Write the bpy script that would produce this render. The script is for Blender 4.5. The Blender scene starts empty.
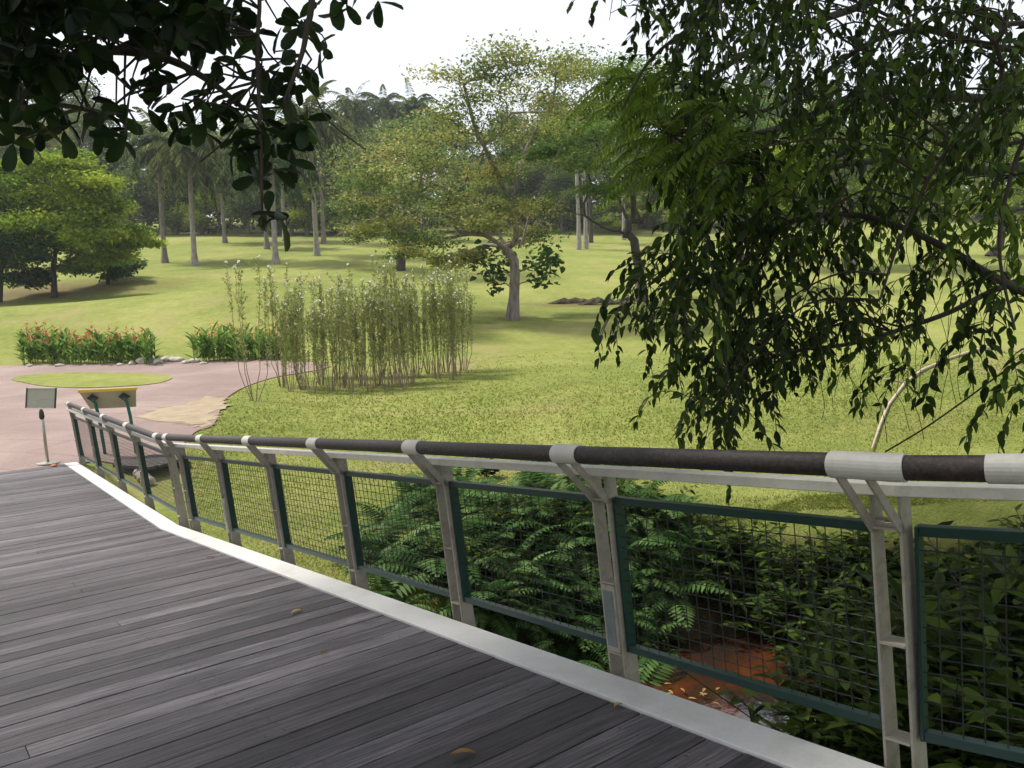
import bpy, math, random
import numpy as np
from mathutils import Vector, Matrix, noise as mnoise
PI = math.pi
rnd = random.Random(7)
rng = np.random.default_rng(7)
sc = bpy.context.scene
C = sc.collection

# ------------------------------------------------------------------ camera
EZ = 2.27                       # eye height above the plaza level
F = 820.0
HC, ROLL = 320.0, 2.2
pitch = math.atan((384 - HC) / F); roll = math.radians(ROLL)
fw = np.array([0, math.cos(pitch), -math.sin(pitch)])
up0 = np.array([0, math.sin(pitch), math.cos(pitch)]); rt0 = np.array([1.0, 0, 0])
rt = rt0 * math.cos(roll) - up0 * math.sin(roll)
up = up0 * math.cos(roll) + rt0 * math.sin(roll)
cam = bpy.data.cameras.new('camera'); camo = bpy.data.objects.new('camera', cam); C.objects.link(camo)
cam.sensor_width = 36; cam.lens = 36 * F / 1024; cam.clip_end = 2000; cam.clip_start = 0.05
M = Matrix(((rt[0], up[0], -fw[0], 0), (rt[1], up[1], -fw[1], 0), (rt[2], up[2], -fw[2], EZ), (0, 0, 0, 1)))
camo.matrix_world = M
sc.camera = camo

# ------------------------------------------------------------------ sky, sun, exposure
SUN_EL, SUN_AZ = 58.0, -68.0     # azimuth measured from +Y towards +X
w = bpy.data.worlds.new('World'); sc.world = w; w.use_nodes = True
nt = w.node_tree; bg = nt.nodes['Background']
sky = nt.nodes.new('ShaderNodeTexSky'); sky.sky_type = 'NISHITA'; sky.sun_disc = False
sky.sun_elevation = math.radians(SUN_EL); sky.sun_rotation = math.radians(SUN_AZ)
sky.air_density = 1.0; sky.dust_density = 4.0; sky.ozone_density = 1.0
veil = nt.nodes.new('ShaderNodeMix'); veil.data_type = 'RGBA'; veil.inputs[0].default_value = .7    # thin bright cloud veil over the whole sky
nt.links.new(sky.outputs[0], veil.inputs[6]); veil.inputs[7].default_value = (5.1, 5.15, 5.35, 1)
nt.links.new(veil.outputs[2], bg.inputs[0]); bg.inputs[1].default_value = 0.15
sl = bpy.data.lights.new('sun', 'SUN'); sl.energy = 3.5; sl.angle = math.radians(5); sl.color = (1, .95, .86)
so = bpy.data.objects.new('sun', sl); C.objects.link(so)
sd = Vector((math.sin(math.radians(SUN_AZ)) * math.cos(math.radians(SUN_EL)), math.cos(math.radians(SUN_AZ)) * math.cos(math.radians(SUN_EL)), math.sin(math.radians(SUN_EL))))
so.rotation_euler = sd.to_track_quat('Z', 'Y').to_euler(); so.location = (-20, 10, 40)
vs = sc.view_settings; vs.view_transform = 'Standard'; vs.look = 'None'; vs.gamma = 1; vs.exposure = 0.7
sc.cycles.max_bounces = 6; sc.cycles.diffuse_bounces = 3; sc.cycles.glossy_bounces = 2
sc.cycles.transmission_bounces = 3; sc.cycles.transparent_max_bounces = 4

# ------------------------------------------------------------------ pixel -> world
EYE = np.array([0, 0, EZ])
def ray(px, py):
    d = fw + rt * (px - 512) / F - up * (py - 384) / F
    return d / np.linalg.norm(d)
def at(px, py, Y):
    d = ray(px, py); return EYE + d * (Y / d[1])

# ------------------------------------------------------------------ helpers
def link(o, parent=None):
    C.objects.link(o)
    if parent is not None: o.parent = parent
    return o
def tag(o, label=None, cat=None, group=None, kind=None):
    if label: o['label'] = label
    if cat: o['category'] = cat
    if group: o['group'] = group
    if kind: o['kind'] = kind
    return o
def empty(name, loc=(0, 0, 0), rz=0):
    o = bpy.data.objects.new(name, None); o.location = [float(v) for v in loc]; o.rotation_euler = (0, 0, rz)
    o.empty_display_size = .2
    return link(o)
def copy_tree(o, parent=None):
    c = o.copy(); C.objects.link(c)
    if parent is not None: c.parent = parent
    for ch in list(o.children): copy_tree(ch, c)
    return c

class MB:
    """collects polygons, becomes one mesh object"""
    def __init__(s): s.v = []; s.f = []; s.t = []
    def add(s, vs, fs, tone=0.5):
        n = len(s.v); s.v += [tuple(map(float, p)) for p in vs]; s.f += [tuple(i + n for i in f) for f in fs]
        s.t += [tone] * len(vs)
    def hexa(s, p, tone=.5):      # 8 corners: bottom ring 0-3, top ring 4-7
        s.add(p, [(0, 3, 2, 1), (4, 5, 6, 7), (0, 1, 5, 4), (1, 2, 6, 5), (2, 3, 7, 6), (3, 0, 4, 7)], tone)
    def box(s, c, sz, tone=.5, rz=0):
        x, y, z = [k / 2 for k in sz]; P = []
        for dz in (-z, z):
            for dx, dy in ((-x, -y), (x, -y), (x, y), (-x, y)):
                P.append((c[0] + dx * math.cos(rz) - dy * math.sin(rz), c[1] + dx * math.sin(rz) + dy * math.cos(rz), c[2] + dz))
        s.hexa(P, tone)
    def tube(s, pts, rad, n=8, tone=.5, cap=True):
        pts = [np.array(p, float) for p in pts]
        if not hasattr(rad, '__len__'): rad = [rad] * len(pts)
        V = []; ref = None
        for i, p in enumerate(pts):
            a = pts[max(i - 1, 0)]; b = pts[min(i + 1, len(pts) - 1)]
            d = b - a; d /= (np.linalg.norm(d) + 1e-9)
            if ref is None: ref = np.array([0, 0, 1.0]) if abs(d[2]) < .9 else np.array([1.0, 0, 0])
            x = np.cross(d, ref); x /= (np.linalg.norm(x) + 1e-9); y = np.cross(x, d); ref = y
            for k in range(n):
                an = 2 * PI * k / n; V.append(p + (x * math.cos(an) + y * math.sin(an)) * rad[i])
        Fs = []
        for i in range(len(pts) - 1):
            for k in range(n):
                k2 = (k + 1) % n; Fs.append((i * n + k, i * n + k2, (i + 1) * n + k2, (i + 1) * n + k))
        if cap:
            Fs.append(tuple(range(n - 1, -1, -1))); m = (len(pts) - 1) * n; Fs.append(tuple(m + k for k in range(n)))
        s.add(V, Fs, tone)
    def build(s, name, mat, parent=None, smooth=False, bevel=0):
        me = bpy.data.meshes.new(name); me.from_pydata(s.v, [], s.f); me.materials.append(mat)
        a = me.attributes.new('tone', 'FLOAT', 'POINT'); a.data.foreach_set('value', s.t)
        if smooth: me.polygons.foreach_set('use_smooth', [True] * len(me.polygons))
        me.update()
        o = bpy.data.objects.new(name, me)
        if bevel:
            b = o.modifiers.new('bevel', 'BEVEL'); b.width = bevel; b.segments = 2; b.limit_method = 'ANGLE'
        return link(o, parent)

def quadmesh(name, V, Q, tone, mat, parent=None, smooth=False):
    """V (n,3), Q (m,4) arrays"""
    me = bpy.data.meshes.new(name)
    me.vertices.add(len(V)); me.vertices.foreach_set('co', np.asarray(V, np.float32).ravel())
    m = len(Q); me.loops.add(m * 4); me.loops.foreach_set('vertex_index', np.asarray(Q, np.int32).ravel())
    me.polygons.add(m); me.polygons.foreach_set('loop_start', np.arange(0, m * 4, 4, dtype=np.int32))
    me.polygons.foreach_set('loop_total', np.full(m, 4, np.int32))
    if smooth: me.polygons.foreach_set('use_smooth', np.ones(m, bool))
    me.materials.append(mat)
    a = me.attributes.new('tone', 'FLOAT', 'POINT'); a.data.foreach_set('value', np.asarray(tone, np.float32))
    me.update(calc_edges=True)
    return link(bpy.data.objects.new(name, me), parent)

def nrm(a): return a / (np.linalg.norm(a, axis=-1, keepdims=True) + 1e-9)
class Leaves:
    """many leaves -> one mesh.  shape: 'rhomb' (1 quad) or 'oval' (2 folded quads), 'obov' wide toward the tip"""
    def __init__(s): s.P = []; s.D = []; s.N = []; s.L = []; s.W = []; s.T = []
    def add(s, P, D, N, L, W, T):
        n = len(P); s.P.append(np.asarray(P, float)); s.D.append(np.asarray(D, float)); s.N.append(np.asarray(N, float))
        for A, v in ((s.L, L), (s.W, W), (s.T, T)): A.append(np.broadcast_to(np.asarray(v, float), (n,)).copy())
    def add1(s, P, D, N, L, W, T): s.add([P], [D], [N], L, W, T)
    def arrays(s, shape):
        P = np.concatenate(s.P); D = nrm(np.concatenate(s.D)); N = np.concatenate(s.N)
        L = np.concatenate(s.L)[:, None]; W = np.concatenate(s.W)[:, None]; T = np.concatenate(s.T)
        S = nrm(np.cross(D, N)); N = nrm(np.cross(S, D)); n = len(P)
        if shape == 'rhomb':
            V = np.stack([P, P + D * L * .45 + S * W / 2 + N * W * .12, P + D * L, P + D * L * .45 - S * W / 2 + N * W * .12], 1).reshape(-1, 3)
            Q = np.arange(n * 4).reshape(n, 4); return V, Q, np.repeat(T, 4)
        if shape in ('obov', 'ovate'):      # close-up leaves: rounded outline, six quads
            pr = ((.18, .26), (.5, .46), (.8, .44), (.95, .24)) if shape == 'obov' else ((.12, .32), (.36, .5), (.64, .36), (.86, .13))
            ma, mb_ = (.5, .8) if shape == 'obov' else (.36, .64)
            cur = lambda t: -N * L * .16 * t * t
            C_ = [P, P + D * L * ma + cur(ma), P + D * L * mb_ + cur(mb_), P + D * L + cur(1)]
            for s_ in (1, -1):
                for t, w_ in pr: C_.append(P + D * L * t + S * W * w_ * s_ + N * W * .16 * (w_ / .5) + cur(t))
            V = np.stack(C_, 1).reshape(-1, 3); i = np.arange(n)[:, None] * 12
            Q = np.concatenate([i + np.array([q]) for q in ([0, 4, 5, 1], [1, 5, 6, 2], [2, 6, 7, 3], [0, 1, 9, 8], [1, 2, 10, 9], [2, 3, 11, 10])], 0)
            return V, Q, np.repeat(T, 12)
        a, b, wa, wb = (.3, .68, .48, .36) if shape == 'oval' else (.4, .8, .34, .48)
        if shape == 'lance': a, b, wa, wb = .3, .6, .5, .4
        V = np.stack([P, P + D * L * a + S * W * wa + N * W * .15, P + D * L * b + S * W * wb + N * (W * .12 - L * .04), P + D * L - N * L * .12,
                      P + D * L * b - S * W * wb + N * (W * .12 - L * .04), P + D * L * a - S * W * wa + N * W * .15], 1)
        V = V.reshape(-1, 3); i = np.arange(n)[:, None] * 6
        Q = np.concatenate([i + np.array([[0, 1, 2, 3]]), i + np.array([[0, 3, 4, 5]])], 0)
        return V, Q, np.repeat(T, 6)
    def build(s, name, mat, parent=None, shape='rhomb'):
        V, Q, T = s.arrays(shape); return quadmesh(name, V, Q, T, mat, parent)

# ------------------------------------------------------------------ materials
def newmat(name):
    m = bpy.data.materials.new(name); m.use_nodes = True; n = m.node_tree
    return m, n, n.nodes['Principled BSDF'], n.nodes['Material Output']
def setp(b, **k):
    for a, v in k.items(): b.inputs[a.replace('_', ' ')].default_value = v
def ramp(n, fac, stops):
    r = n.nodes.new('ShaderNodeValToRGB'); e = r.color_ramp.elements
    while len(e) > 1: e.remove(e[-1])
    e[0].position = stops[0][0]; e[0].color = (*stops[0][1], 1)
    for p, c in stops[1:]:
        x = e.new(p); x.color = (*c, 1)
    n.links.new(fac, r.inputs[0]); return r.outputs[0]
def noise(n, scale, detail=4, rough=.55, dist=0, vec=None, out='Fac'):
    t = n.nodes.new('ShaderNodeTexNoise'); t.inputs['Scale'].default_value = scale; t.inputs['Detail'].default_value = detail
    t.inputs['Roughness'].default_value = rough; t.inputs['Distortion'].default_value = dist
    if vec is not None: n.links.new(vec, t.inputs['Vector'])
    return t.outputs[out]
def coord(n, scale=(1, 1, 1), rot=(0, 0, 0), which='Object'):
    t = n.nodes.new('ShaderNodeTexCoord'); m = n.nodes.new('ShaderNodeMapping'); n.links.new(t.outputs[which], m.inputs[0])
    m.inputs['Scale'].default_value = scale; m.inputs['Rotation'].default_value = rot; return m.outputs[0]
def attr(n, name='tone'):
    a = n.nodes.new('ShaderNodeAttribute'); a.attribute_name = name; return a.outputs['Fac']
def math_(n, op, a, b):
    t = n.nodes.new('ShaderNodeMath'); t.operation = op
    for i, v in enumerate((a, b)):
        if hasattr(v, 'is_output'): n.links.new(v, t.inputs[i])
        else: t.inputs[i].default_value = v
    return t.outputs[0]
def mixc(n, fac, a, b, mode='MIX'):
    t = n.nodes.new('ShaderNodeMix'); t.data_type = 'RGBA'; t.blend_type = mode
    for i, v in ((0, fac), (6, a), (7, b)):
        if hasattr(v, 'is_output'): n.links.new(v, t.inputs[i])
        elif i == 0: t.inputs[0].default_value = v
        else: t.inputs[i].default_value = (*v, 1)
    return t.outputs[2]
def bump(n, b, h, dist=.01, strength=.5):
    t = n.nodes.new('ShaderNodeBump'); t.inputs['Distance'].default_value = dist; t.inputs['Strength'].default_value = strength
    n.links.new(h, t.inputs['Height']); n.links.new(t.outputs[0], b.inputs['Normal'])

def foliage(name, cols, transl=.35, rough=.6, spec=.06, objvar=0.0):
    m, n, b, o = newmat(name)
    c = ramp(n, attr(n), [(i / (len(cols) - 1), k) for i, k in enumerate(cols)])
    if objvar:
        oi = n.nodes.new('ShaderNodeObjectInfo'); h = n.nodes.new('ShaderNodeHueSaturation')
        n.links.new(math_(n, 'MULTIPLY_ADD', oi.outputs['Random'], objvar), h.inputs['Value'])
        h.inputs['Value'].links[0].from_node.inputs[2].default_value = 1 - objvar / 2
        n.links.new(math_(n, 'MULTIPLY_ADD', oi.outputs['Random'], -.05), h.inputs['Hue'])
        h.inputs['Hue'].links[0].from_node.inputs[2].default_value = .52
        n.links.new(c, h.inputs['Color']); c = h.outputs[0]
    n.links.new(c, b.inputs['Base Color']); setp(b, Roughness=rough); b.inputs['Specular IOR Level'].default_value = spec
    t = n.nodes.new('ShaderNodeBsdfTranslucent'); n.links.new(c, t.inputs[0])
    mx = n.nodes.new('ShaderNodeMixShader'); mx.inputs[0].default_value = transl
    n.links.new(b.outputs[0], mx.inputs[1]); n.links.new(t.outputs[0], mx.inputs[2]); n.links.new(mx.outputs[0], o.inputs[0])
    return m
def simple(name, cols, scale=8, rough=.6, metal=0, bumpd=0, stretch=(1, 1, 1), detail=5, spec=.5, sharp=(.3, .7)):
    m, n, b, o = newmat(name); v = coord(n, stretch)
    f = noise(n, scale, detail, vec=v)
    c = ramp(n, f, [(sharp[0] + (sharp[1] - sharp[0]) * i / max(1, len(cols) - 1), k) for i, k in enumerate(cols)])
    n.links.new(c, b.inputs['Base Color']); setp(b, Roughness=rough, Metallic=metal); b.inputs['Specular IOR Level'].default_value = spec
    if bumpd: bump(n, b, f, bumpd, .8)
    return m

mat = {}
mat['bark'] = simple('bark', [(.07, .055, .045), (.16, .13, .11), (.24, .21, .18)], 6, .9, bumpd=.02, stretch=(1, 1, .25))
mat['bark_dark'] = simple('bark_dark', [(.025, .02, .017), (.06, .048, .04)], 6, .9, bumpd=.02, stretch=(1, 1, .3))
mat['bark_pale'] = simple('bark_pale', [(.17, .15, .13), (.34, .31, .27)], 5, .9, bumpd=.02, stretch=(1, 1, .4))
mat['twig'] = simple('twig', [(.015, .012, .01), (.04, .03, .024)], 12, .85)
mat['stem'] = simple('stem', [(.17, .13, .085), (.33, .26, .17)], 4, .9)
mat['leaf_t1'] = foliage('leaf_spreading', [(.06, .11, .03), (.15, .205, .055), (.26, .29, .08), (.46, .40, .13)], .4)
mat['leaf_t2'] = foliage('leaf_layered', [(.06, .12, .025), (.12, .20, .04), (.22, .31, .07)], .45)
mat['leaf_left'] = foliage('leaf_bright', [(.07, .14, .014), (.20, .29, .025), (.36, .42, .05)], .4)
mat['leaf_dark'] = foliage('leaf_deep', [(.02, .05, .012), (.05, .11, .02), (.09, .17, .04)], .35)
mat['leaf_bg'] = foliage('leaf_wood', [(.03, .055, .015), (.10, .15, .032), (.22, .27, .065)], .35, objvar=.6)
mat['palm'] = foliage('palm_frond', [(.018, .04, .012), (.075, .12, .03), (.21, .26, .09)], .25, objvar=.3)
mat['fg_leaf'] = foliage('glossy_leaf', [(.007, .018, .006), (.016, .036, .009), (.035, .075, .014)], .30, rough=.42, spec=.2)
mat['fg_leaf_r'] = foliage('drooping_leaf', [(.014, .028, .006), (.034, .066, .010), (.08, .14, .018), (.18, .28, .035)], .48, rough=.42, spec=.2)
mat['frond'] = foliage('feather_leaf', [(.045, .085, .012), (.10, .17, .02), (.20, .30, .04)], .5, rough=.5)
mat['fern'] = foliage('fern_leaf', [(.022, .055, .014), (.055, .12, .028), (.15, .23, .08)], .3)
mat['under'] = foliage('undergrowth_leaf', [(.014, .028, .006), (.034, .06, .011), (.10, .15, .022)], .3)
mat['canna'] = foliage('canna_leaf', [(.05, .12, .02), (.11, .21, .035), (.22, .34, .07)], .35)
mat['shrubleaf'] = foliage('shrub_leaf', [(.11, .145, .03), (.20, .25, .06), (.32, .35, .12)], .35)
mat['flower_red'] = foliage('red_petal', [(.5, .09, .06), (.62, .17, .12)], .3)
mat['flower_yel'] = foliage('orange_petal', [(.65, .35, .12), (.7, .5, .2)], .3)
mat['flower_wht'] = foliage('white_petal', [(.7, .68, .62), (.85, .84, .8)], .3)
mat['litter'] = foliage('dry_leaf', [(.22, .12, .04), (.38, .26, .10), (.45, .38, .2)], .2)
mat['blade'] = foliage('grass_blade', [(.14, .178, .038), (.215, .26, .056), (.305, .335, .088), (.42, .38, .17)], .45)

def mat_lawn():
    m, n, b, o = newmat('lawn'); v = coord(n)
    big = noise(n, .09, 5, .6, .4, v); mid = math_(n, 'ADD', math_(n, 'MULTIPLY', noise(n, .9, 6, .65, 0, v), .45), math_(n, 'MULTIPLY', noise(n, 3.6, 7, .75, .3, v), .55)); fine = noise(n, 28, 4, .7, 0, v)
    f = math_(n, 'ADD', math_(n, 'MULTIPLY', big, .36), math_(n, 'ADD', math_(n, 'MULTIPLY', mid, .42), math_(n, 'MULTIPLY', fine, .22)))
    c = ramp(n, f, [(.37, (.096, .133, .028)), (.46, (.158, .192, .042)), (.54, (.23, .248, .066)), (.64, (.32, .31, .12))])
    br = noise(n, .16, 6, .65, .8, coord(n, (1, 1, 1), (0, 0, 1)))
    g = ramp(n, br, [(.55, (0, 0, 0)), (.68, (1, 1, 1))])
    c2 = mixc(n, math_(n, 'MULTIPLY', g, .55), c, (.30, .235, .12))
    n.links.new(c2, b.inputs['Base Color']); setp(b, Roughness=.95); b.inputs['Specular IOR Level'].default_value = .1
    bump(n, b, math_(n, 'ADD', fine, math_(n, 'MULTIPLY', mid, 1.5)), .05, .8); return m
mat['lawn'] = mat_lawn()
def mat_soil():
    m, n, b, o = newmat('bank_soil'); v = coord(n)
    f = noise(n, 3, 8, .7, .5, v)
    c = ramp(n, f, [(.35, (.018, .02, .009)), (.5, (.05, .045, .02)), (.62, (.10, .075, .035)), (.72, (.05, .07, .018))])
    n.links.new(c, b.inputs['Base Color']); setp(b, Roughness=.95); bump(n, b, f, .06, .9); return m
def mat_pave():
    m, n, b, o = newmat('plaza_paving'); v = coord(n, (1, 1, 1), (0, 0, .25))
    big = noise(n, .35, 6, .6, .3, v); fine = noise(n, 20, 4, .6, 0, v)
    c = ramp(n, big, [(.32, (.14, .092, .08)), (.5, (.19, .128, .108)), (.68, (.26, .195, .165))])
    c = mixc(n, .35, c, ramp(n, fine, [(.3, (.13, .085, .075)), (.7, (.29, .20, .18))]))
    br = n.nodes.new('ShaderNodeTexBrick'); n.links.new(v, br.inputs['Vector']); br.inputs['Scale'].default_value = 1
    br.inputs['Brick Width'].default_value = 3.2; br.inputs['Row Height'].default_value = 1.15; br.inputs['Mortar Size'].default_value = .025
    c = mixc(n, math_(n, 'MULTIPLY', br.outputs['Fac'], .6), c, (.10, .07, .06))
    st = noise(n, .13, 5, .6, 1.0, coord(n, (1, .6, 1)))
    c = mixc(n, math_(n, 'MULTIPLY', ramp(n, st, [(.52, (0, 0, 0)), (.66, (1, 1, 1))]), .5), c, (.30, .255, .20))
    n.links.new(c, b.inputs['Base Color']); setp(b, Roughness=.8); bump(n, b, fine, .004, .5); return m
def mat_deck():
    m, n, b, o = newmat('weathered_boards')
    az = math.radians(37.15)
    v = coord(n, (1, 1, 1), (0, 0, -az))        # x runs along the boards after this turn
    def strv(sx, sy): 
        q = n.nodes.new('ShaderNodeMapping'); q.inputs['Scale'].default_value = (sx, sy, 1); n.links.new(v, q.inputs[0])
        # each board gets its own stretch of grain
        cx = n.nodes.new('ShaderNodeCombineXYZ'); n.links.new(math_(n, 'MULTIPLY', attr(n), 37.0), cx.inputs[0]); n.links.new(math_(n, 'MULTIPLY', attr(n), 11.0), cx.inputs[2])
        ad = n.nodes.new('ShaderNodeVectorMath'); ad.operation = 'ADD'; n.links.new(q.outputs[0], ad.inputs[0]); n.links.new(cx.outputs[0], ad.inputs[1]); return ad.outputs[0]
    g1 = noise(n, 3, 7, .7, .3, strv(.8, 26)); g2 = noise(n, 2.0, 5, .65, .6, strv(.7, 3)); g3 = noise(n, 40, 3, .6, 0, strv(.25, 4))
    base = ramp(n, attr(n), [(0, (.040, .034, .039)), (.5, (.076, .068, .077)), (1, (.128, .117, .130))])
    gr = ramp(n, g1, [(.34, (.3, .29, .3)), (.5, (.85, .85, .85)), (.66, (1.6, 1.58, 1.55))])
    c = mixc(n, 1, base, gr, 'MULTIPLY')
    c = mixc(n, 1, c, ramp(n, g2, [(.3, (.55, .54, .56)), (.5, (1, 1, 1)), (.7, (1.5, 1.47, 1.42))]), 'MULTIPLY')
    c = mixc(n, .6, c, ramp(n, g3, [(.3, (.55, .55, .55)), (.6, (1.15, 1.15, 1.15))]), 'MULTIPLY')
    n.links.new(c, b.inputs['Base Color'])
    r = ramp(n, g2, [(.3, (.48, .48, .48)), (.7, (.78, .78, .78))]); n.links.new(r, b.inputs['Roughness'])
    b.inputs['Specular IOR Level'].default_value = .4
    bump(n, b, math_(n, 'ADD', g1, math_(n, 'MULTIPLY', g3, .7)), .006, .9); return m
def mat_handrail():
    m, n, b, o = newmat('dark_rail_timber'); az = math.radians(37.15)
    v = coord(n, (1, 1, 1), (0, 0, az)); q = n.nodes.new('ShaderNodeMapping'); q.inputs['Scale'].default_value = (30, 1.5, 30); n.links.new(v, q.inputs[0])
    f = noise(n, 2, 7, .7, .4, q.outputs[0])
    c = ramp(n, f, [(.3, (.006, .004, .004)), (.5, (.016, .010, .009)), (.7, (.05, .035, .032))])
    n.links.new(c, b.inputs['Base Color']); setp(b, Roughness=.6); bump(n, b, f, .004, .8); return m
def mat_metal(name, col, dirt, rough=.5, metal=.0, sc_=9, amt=.5):
    m, n, b, o = newmat(name); v = coord(n)
    f = noise(n, sc_, 7, .7, .4, v); g = noise(n, 60, 3, .6, 0, v)
    d = ramp(n, f, [(.48, (0, 0, 0)), (.68, (1, 1, 1))])
    c = mixc(n, math_(n, 'MULTIPLY', d, amt), col, dirt); c = mixc(n, .25, c, ramp(n, g, [(.3, tuple(k * .7 for k in col)), (.7, col)]))
    n.links.new(c, b.inputs['Base Color']); setp(b, Metallic=metal, Roughness=rough); bump(n, b, g, .001, .4); return m
mat['soil'] = mat_soil(); mat['pave'] = mat_pave(); mat['deck'] = mat_deck(); mat['handrail'] = mat_handrail()
mat['post'] = mat_metal('galvanised_post', (.30, .275, .22), (.14, .12, .085), .65, .0, 14, .8)
mat['sleeve'] = mat_metal('pale_sleeve', (.47, .46, .42), (.30, .285, .25), .5, .0, 12, .6)
mat['strip'] = mat_metal('pale_edge_strip', (.60, .60, .585), (.36, .35, .32), .42, .0, 2.5, .55)
mat['green'] = mat_metal('dark_green_paint', (.002, .030, .024), (.006, .018, .014), .38, 0, 6, .5)
mat['teal'] = mat_metal('teal_paint', (.01, .15, .12), (.02, .07, .055), .4, 0, 6, .4)
mat['wire'] = mat_metal('dark_wire', (.012, .016, .014), (.02, .018, .014), .6)
mat['steel'] = mat_metal('stand_steel', (.45, .43, .38), (.2, .18, .14), .35, .8)
mat['black'] = mat_metal('black_joint', (.03, .03, .03), (.05, .045, .04), .6)
mat['signback'] = mat_metal('sign_back', (.42, .41, .31), (.25, .24, .18), .6, 0, 5)
mat['yellow'] = mat_metal('yellow_trim', (.75, .48, .05), (.5, .34, .06), .5)
mat['boardback'] = mat_metal('board_back', (.46, .42, .31), (.3, .27, .2), .7)
mat['lampglass'] = mat_metal('frosted_cover', (.16, .19, .18), (.10, .11, .10), .25)
mat['darkwood'] = simple('dark_platform_wood', [(.03, .026, .022), (.07, .06, .05)], 6, .8, stretch=(1, 6, 1))
mat['rock'] = simple('pale_rock', [(.25, .22, .17), (.5, .46, .38)], 5, .9, bumpd=.03)
mat['earth'] = simple('dark_earth', [(.05, .045, .03), (.12, .10, .06)], 6, .95, bumpd=.05)
mat['sand'] = simple('pale_sand', [(.22, .165, .10), (.31, .25, .165)], 3, .95, bumpd=.01)
mat['deadwood'] = simple('dead_wood', [(.28, .22, .16), (.46, .38, .29)], 8, .9)
mat['silt'] = simple('orange_silt', [(.06, .018, .006), (.16, .045, .013)], 3, .6, bumpd=.02)

def mat_water():
    m, n, b, o = newmat('shallow_water'); v = coord(n)
    f = noise(n, 3.5, 4, .6, .6, v)
    c = ramp(n, noise(n, 1.3, 5, .6, .5, v), [(.36, (.075, .022, .008)), (.50, (.035, .016, .009)), (.66, (.015, .016, .014))])
    n.links.new(c, b.inputs['Base Color']); setp(b, Roughness=.03); b.inputs['Specular IOR Level'].default_value = .9
    bump(n, b, f, .012, .5); return m
mat['water'] = mat_water()

def spline(pts, k=6, closed=True):
    P = [np.array(p, float) for p in pts]; n = len(P); out = []
    for i in range(n if closed else n - 1):
        p0, p1, p2, p3 = (P[(i + j - 1) % n] if closed else P[min(max(i + j - 1, 0), n - 1)] for j in range(4))
        for a in range(k):
            t = a / k; out.append(.5 * (2 * p1 + (p2 - p0) * t + (2 * p0 - 5 * p1 + 4 * p2 - p3) * t * t + (3 * p1 - p0 - 3 * p2 + p3) * t ** 3))
    if not closed: out.append(P[-1])
    return out
# ------------------------------------------------------------------ terrain
az = math.radians(-37.15)
U = np.array([math.sin(az), math.cos(az), 0]); Wv = np.array([U[1], -U[0], 0])
SLOPE = .082; SB = (EZ - 1.45) / SLOPE
def plaza_pt(px, py):            # plaza: level to Y=15, then rising gently
    d = ray(px, py); t = -EZ / d[2]; P = EYE + d * t
    if P[1] > 15:
        k = .055; t = (-EZ - .055 * 15) / (d[2] - k * d[1]); P = EYE + d * t
    return P
ctl = [plaza_pt(*p) for p in ((48, 465), (0, 474), (78, 462), (0, 420), (110, 420), (200, 420), (240, 400), (0, 385), (120, 385), (220, 372), (20, 366), (150, 364), (230, 362), (130, 450), (190, 432))]
ctl += [at(*p) for p in (
    (-80, 314, 46), (0, 307, 46), (120, 298, 46), (230, 289, 46), (0, 309, 52), (120, 301, 52), (220, 291, 52), (360, 298, 45), (0, 345, 38), (250, 335, 38),
    (100, 281, 60), (0, 290, 60), (200, 268, 72), (330, 258, 75), (-80, 262, 90), (100, 245, 100),
    (200, 236, 112), (400, 236, 112), (300, 236, 112), (0, 240, 112), (-150, 246, 112),
    (512, 320, 40), (645, 302, 48), (440, 292, 52), (560, 262, 80), (590, 236, 110), (460, 262, 75), (400, 330, 36), (700, 240, 105), (850, 240, 95), (1000, 240, 95), (1150, 238, 95),
    (860, 268, 60), (1000, 275, 55), (1150, 280, 50), (760, 300, 42), (900, 310, 34), (1050, 315, 30),
    (340, 395, 23.5), (460, 378, 25), (560, 380, 23), (260, 402, 23), (700, 380, 22), (640, 350, 30),
    (300, 430, 18.5), (400, 430, 17.5), (500, 430, 16.5), (600, 430, 15.5), (720, 420, 15.5), (850, 425, 14.5), (1000, 400, 15), (1100, 400, 15), (920, 365, 21),
    (250, 470, 14.8), (350, 480, 12.8), (300, 545, 10), (450, 500, 11.3), (240, 540, 10.3), (160, 500, 13.0))]
ctl += [np.array(p, float) for p in (
    (-2, 6, -.5), (0, 0, -.4), (-6, 4, -.3), (-12, 8, -.1), (-14, 15, 0), (4, 3, -.1), (8, 6, .1), (9, 11, .2), (14, 8, .6), (0, -15, -.2), (-20, -10, -.2), (15, -10, .2),
    (-40, 0, 0), (-40, 25, .5), (-70, 50, 3), (60, 10, 3), (70, 50, 7), (0, -60, 0), (-60, -50, 0), (60, -50, 1),
    (-130, 130, 17), (-80, 135, 18.5), (-30, 132, 17.6), (10, 132, 17.6), (60, 132, 18.6), (120, 130, 19), (-80, 165, 25), (0, 165, 24.5), (80, 165, 25), (-160, 20, 3), (160, 20, 6), (0, 260, 30), (-200, 260, 28), (200, 260, 28))]
ctl = np.array(ctl)
def tps_phi(r): return np.where(r > 0, r * r * np.log(r + 1e-12), 0)
_X = ctl[:, :2] / 20; _n = len(_X)
_K = tps_phi(np.linalg.norm(_X[:, None] - _X[None], axis=2)) + np.eye(_n) * .01
_Pm = np.hstack([np.ones((_n, 1)), _X])
_A = np.zeros((_n + 3, _n + 3)); _A[:_n, :_n] = _K; _A[:_n, _n:] = _Pm; _A[_n:, :_n] = _Pm.T
_sol = np.linalg.solve(_A, np.concatenate([ctl[:, 2], np.zeros(3)]))
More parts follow.
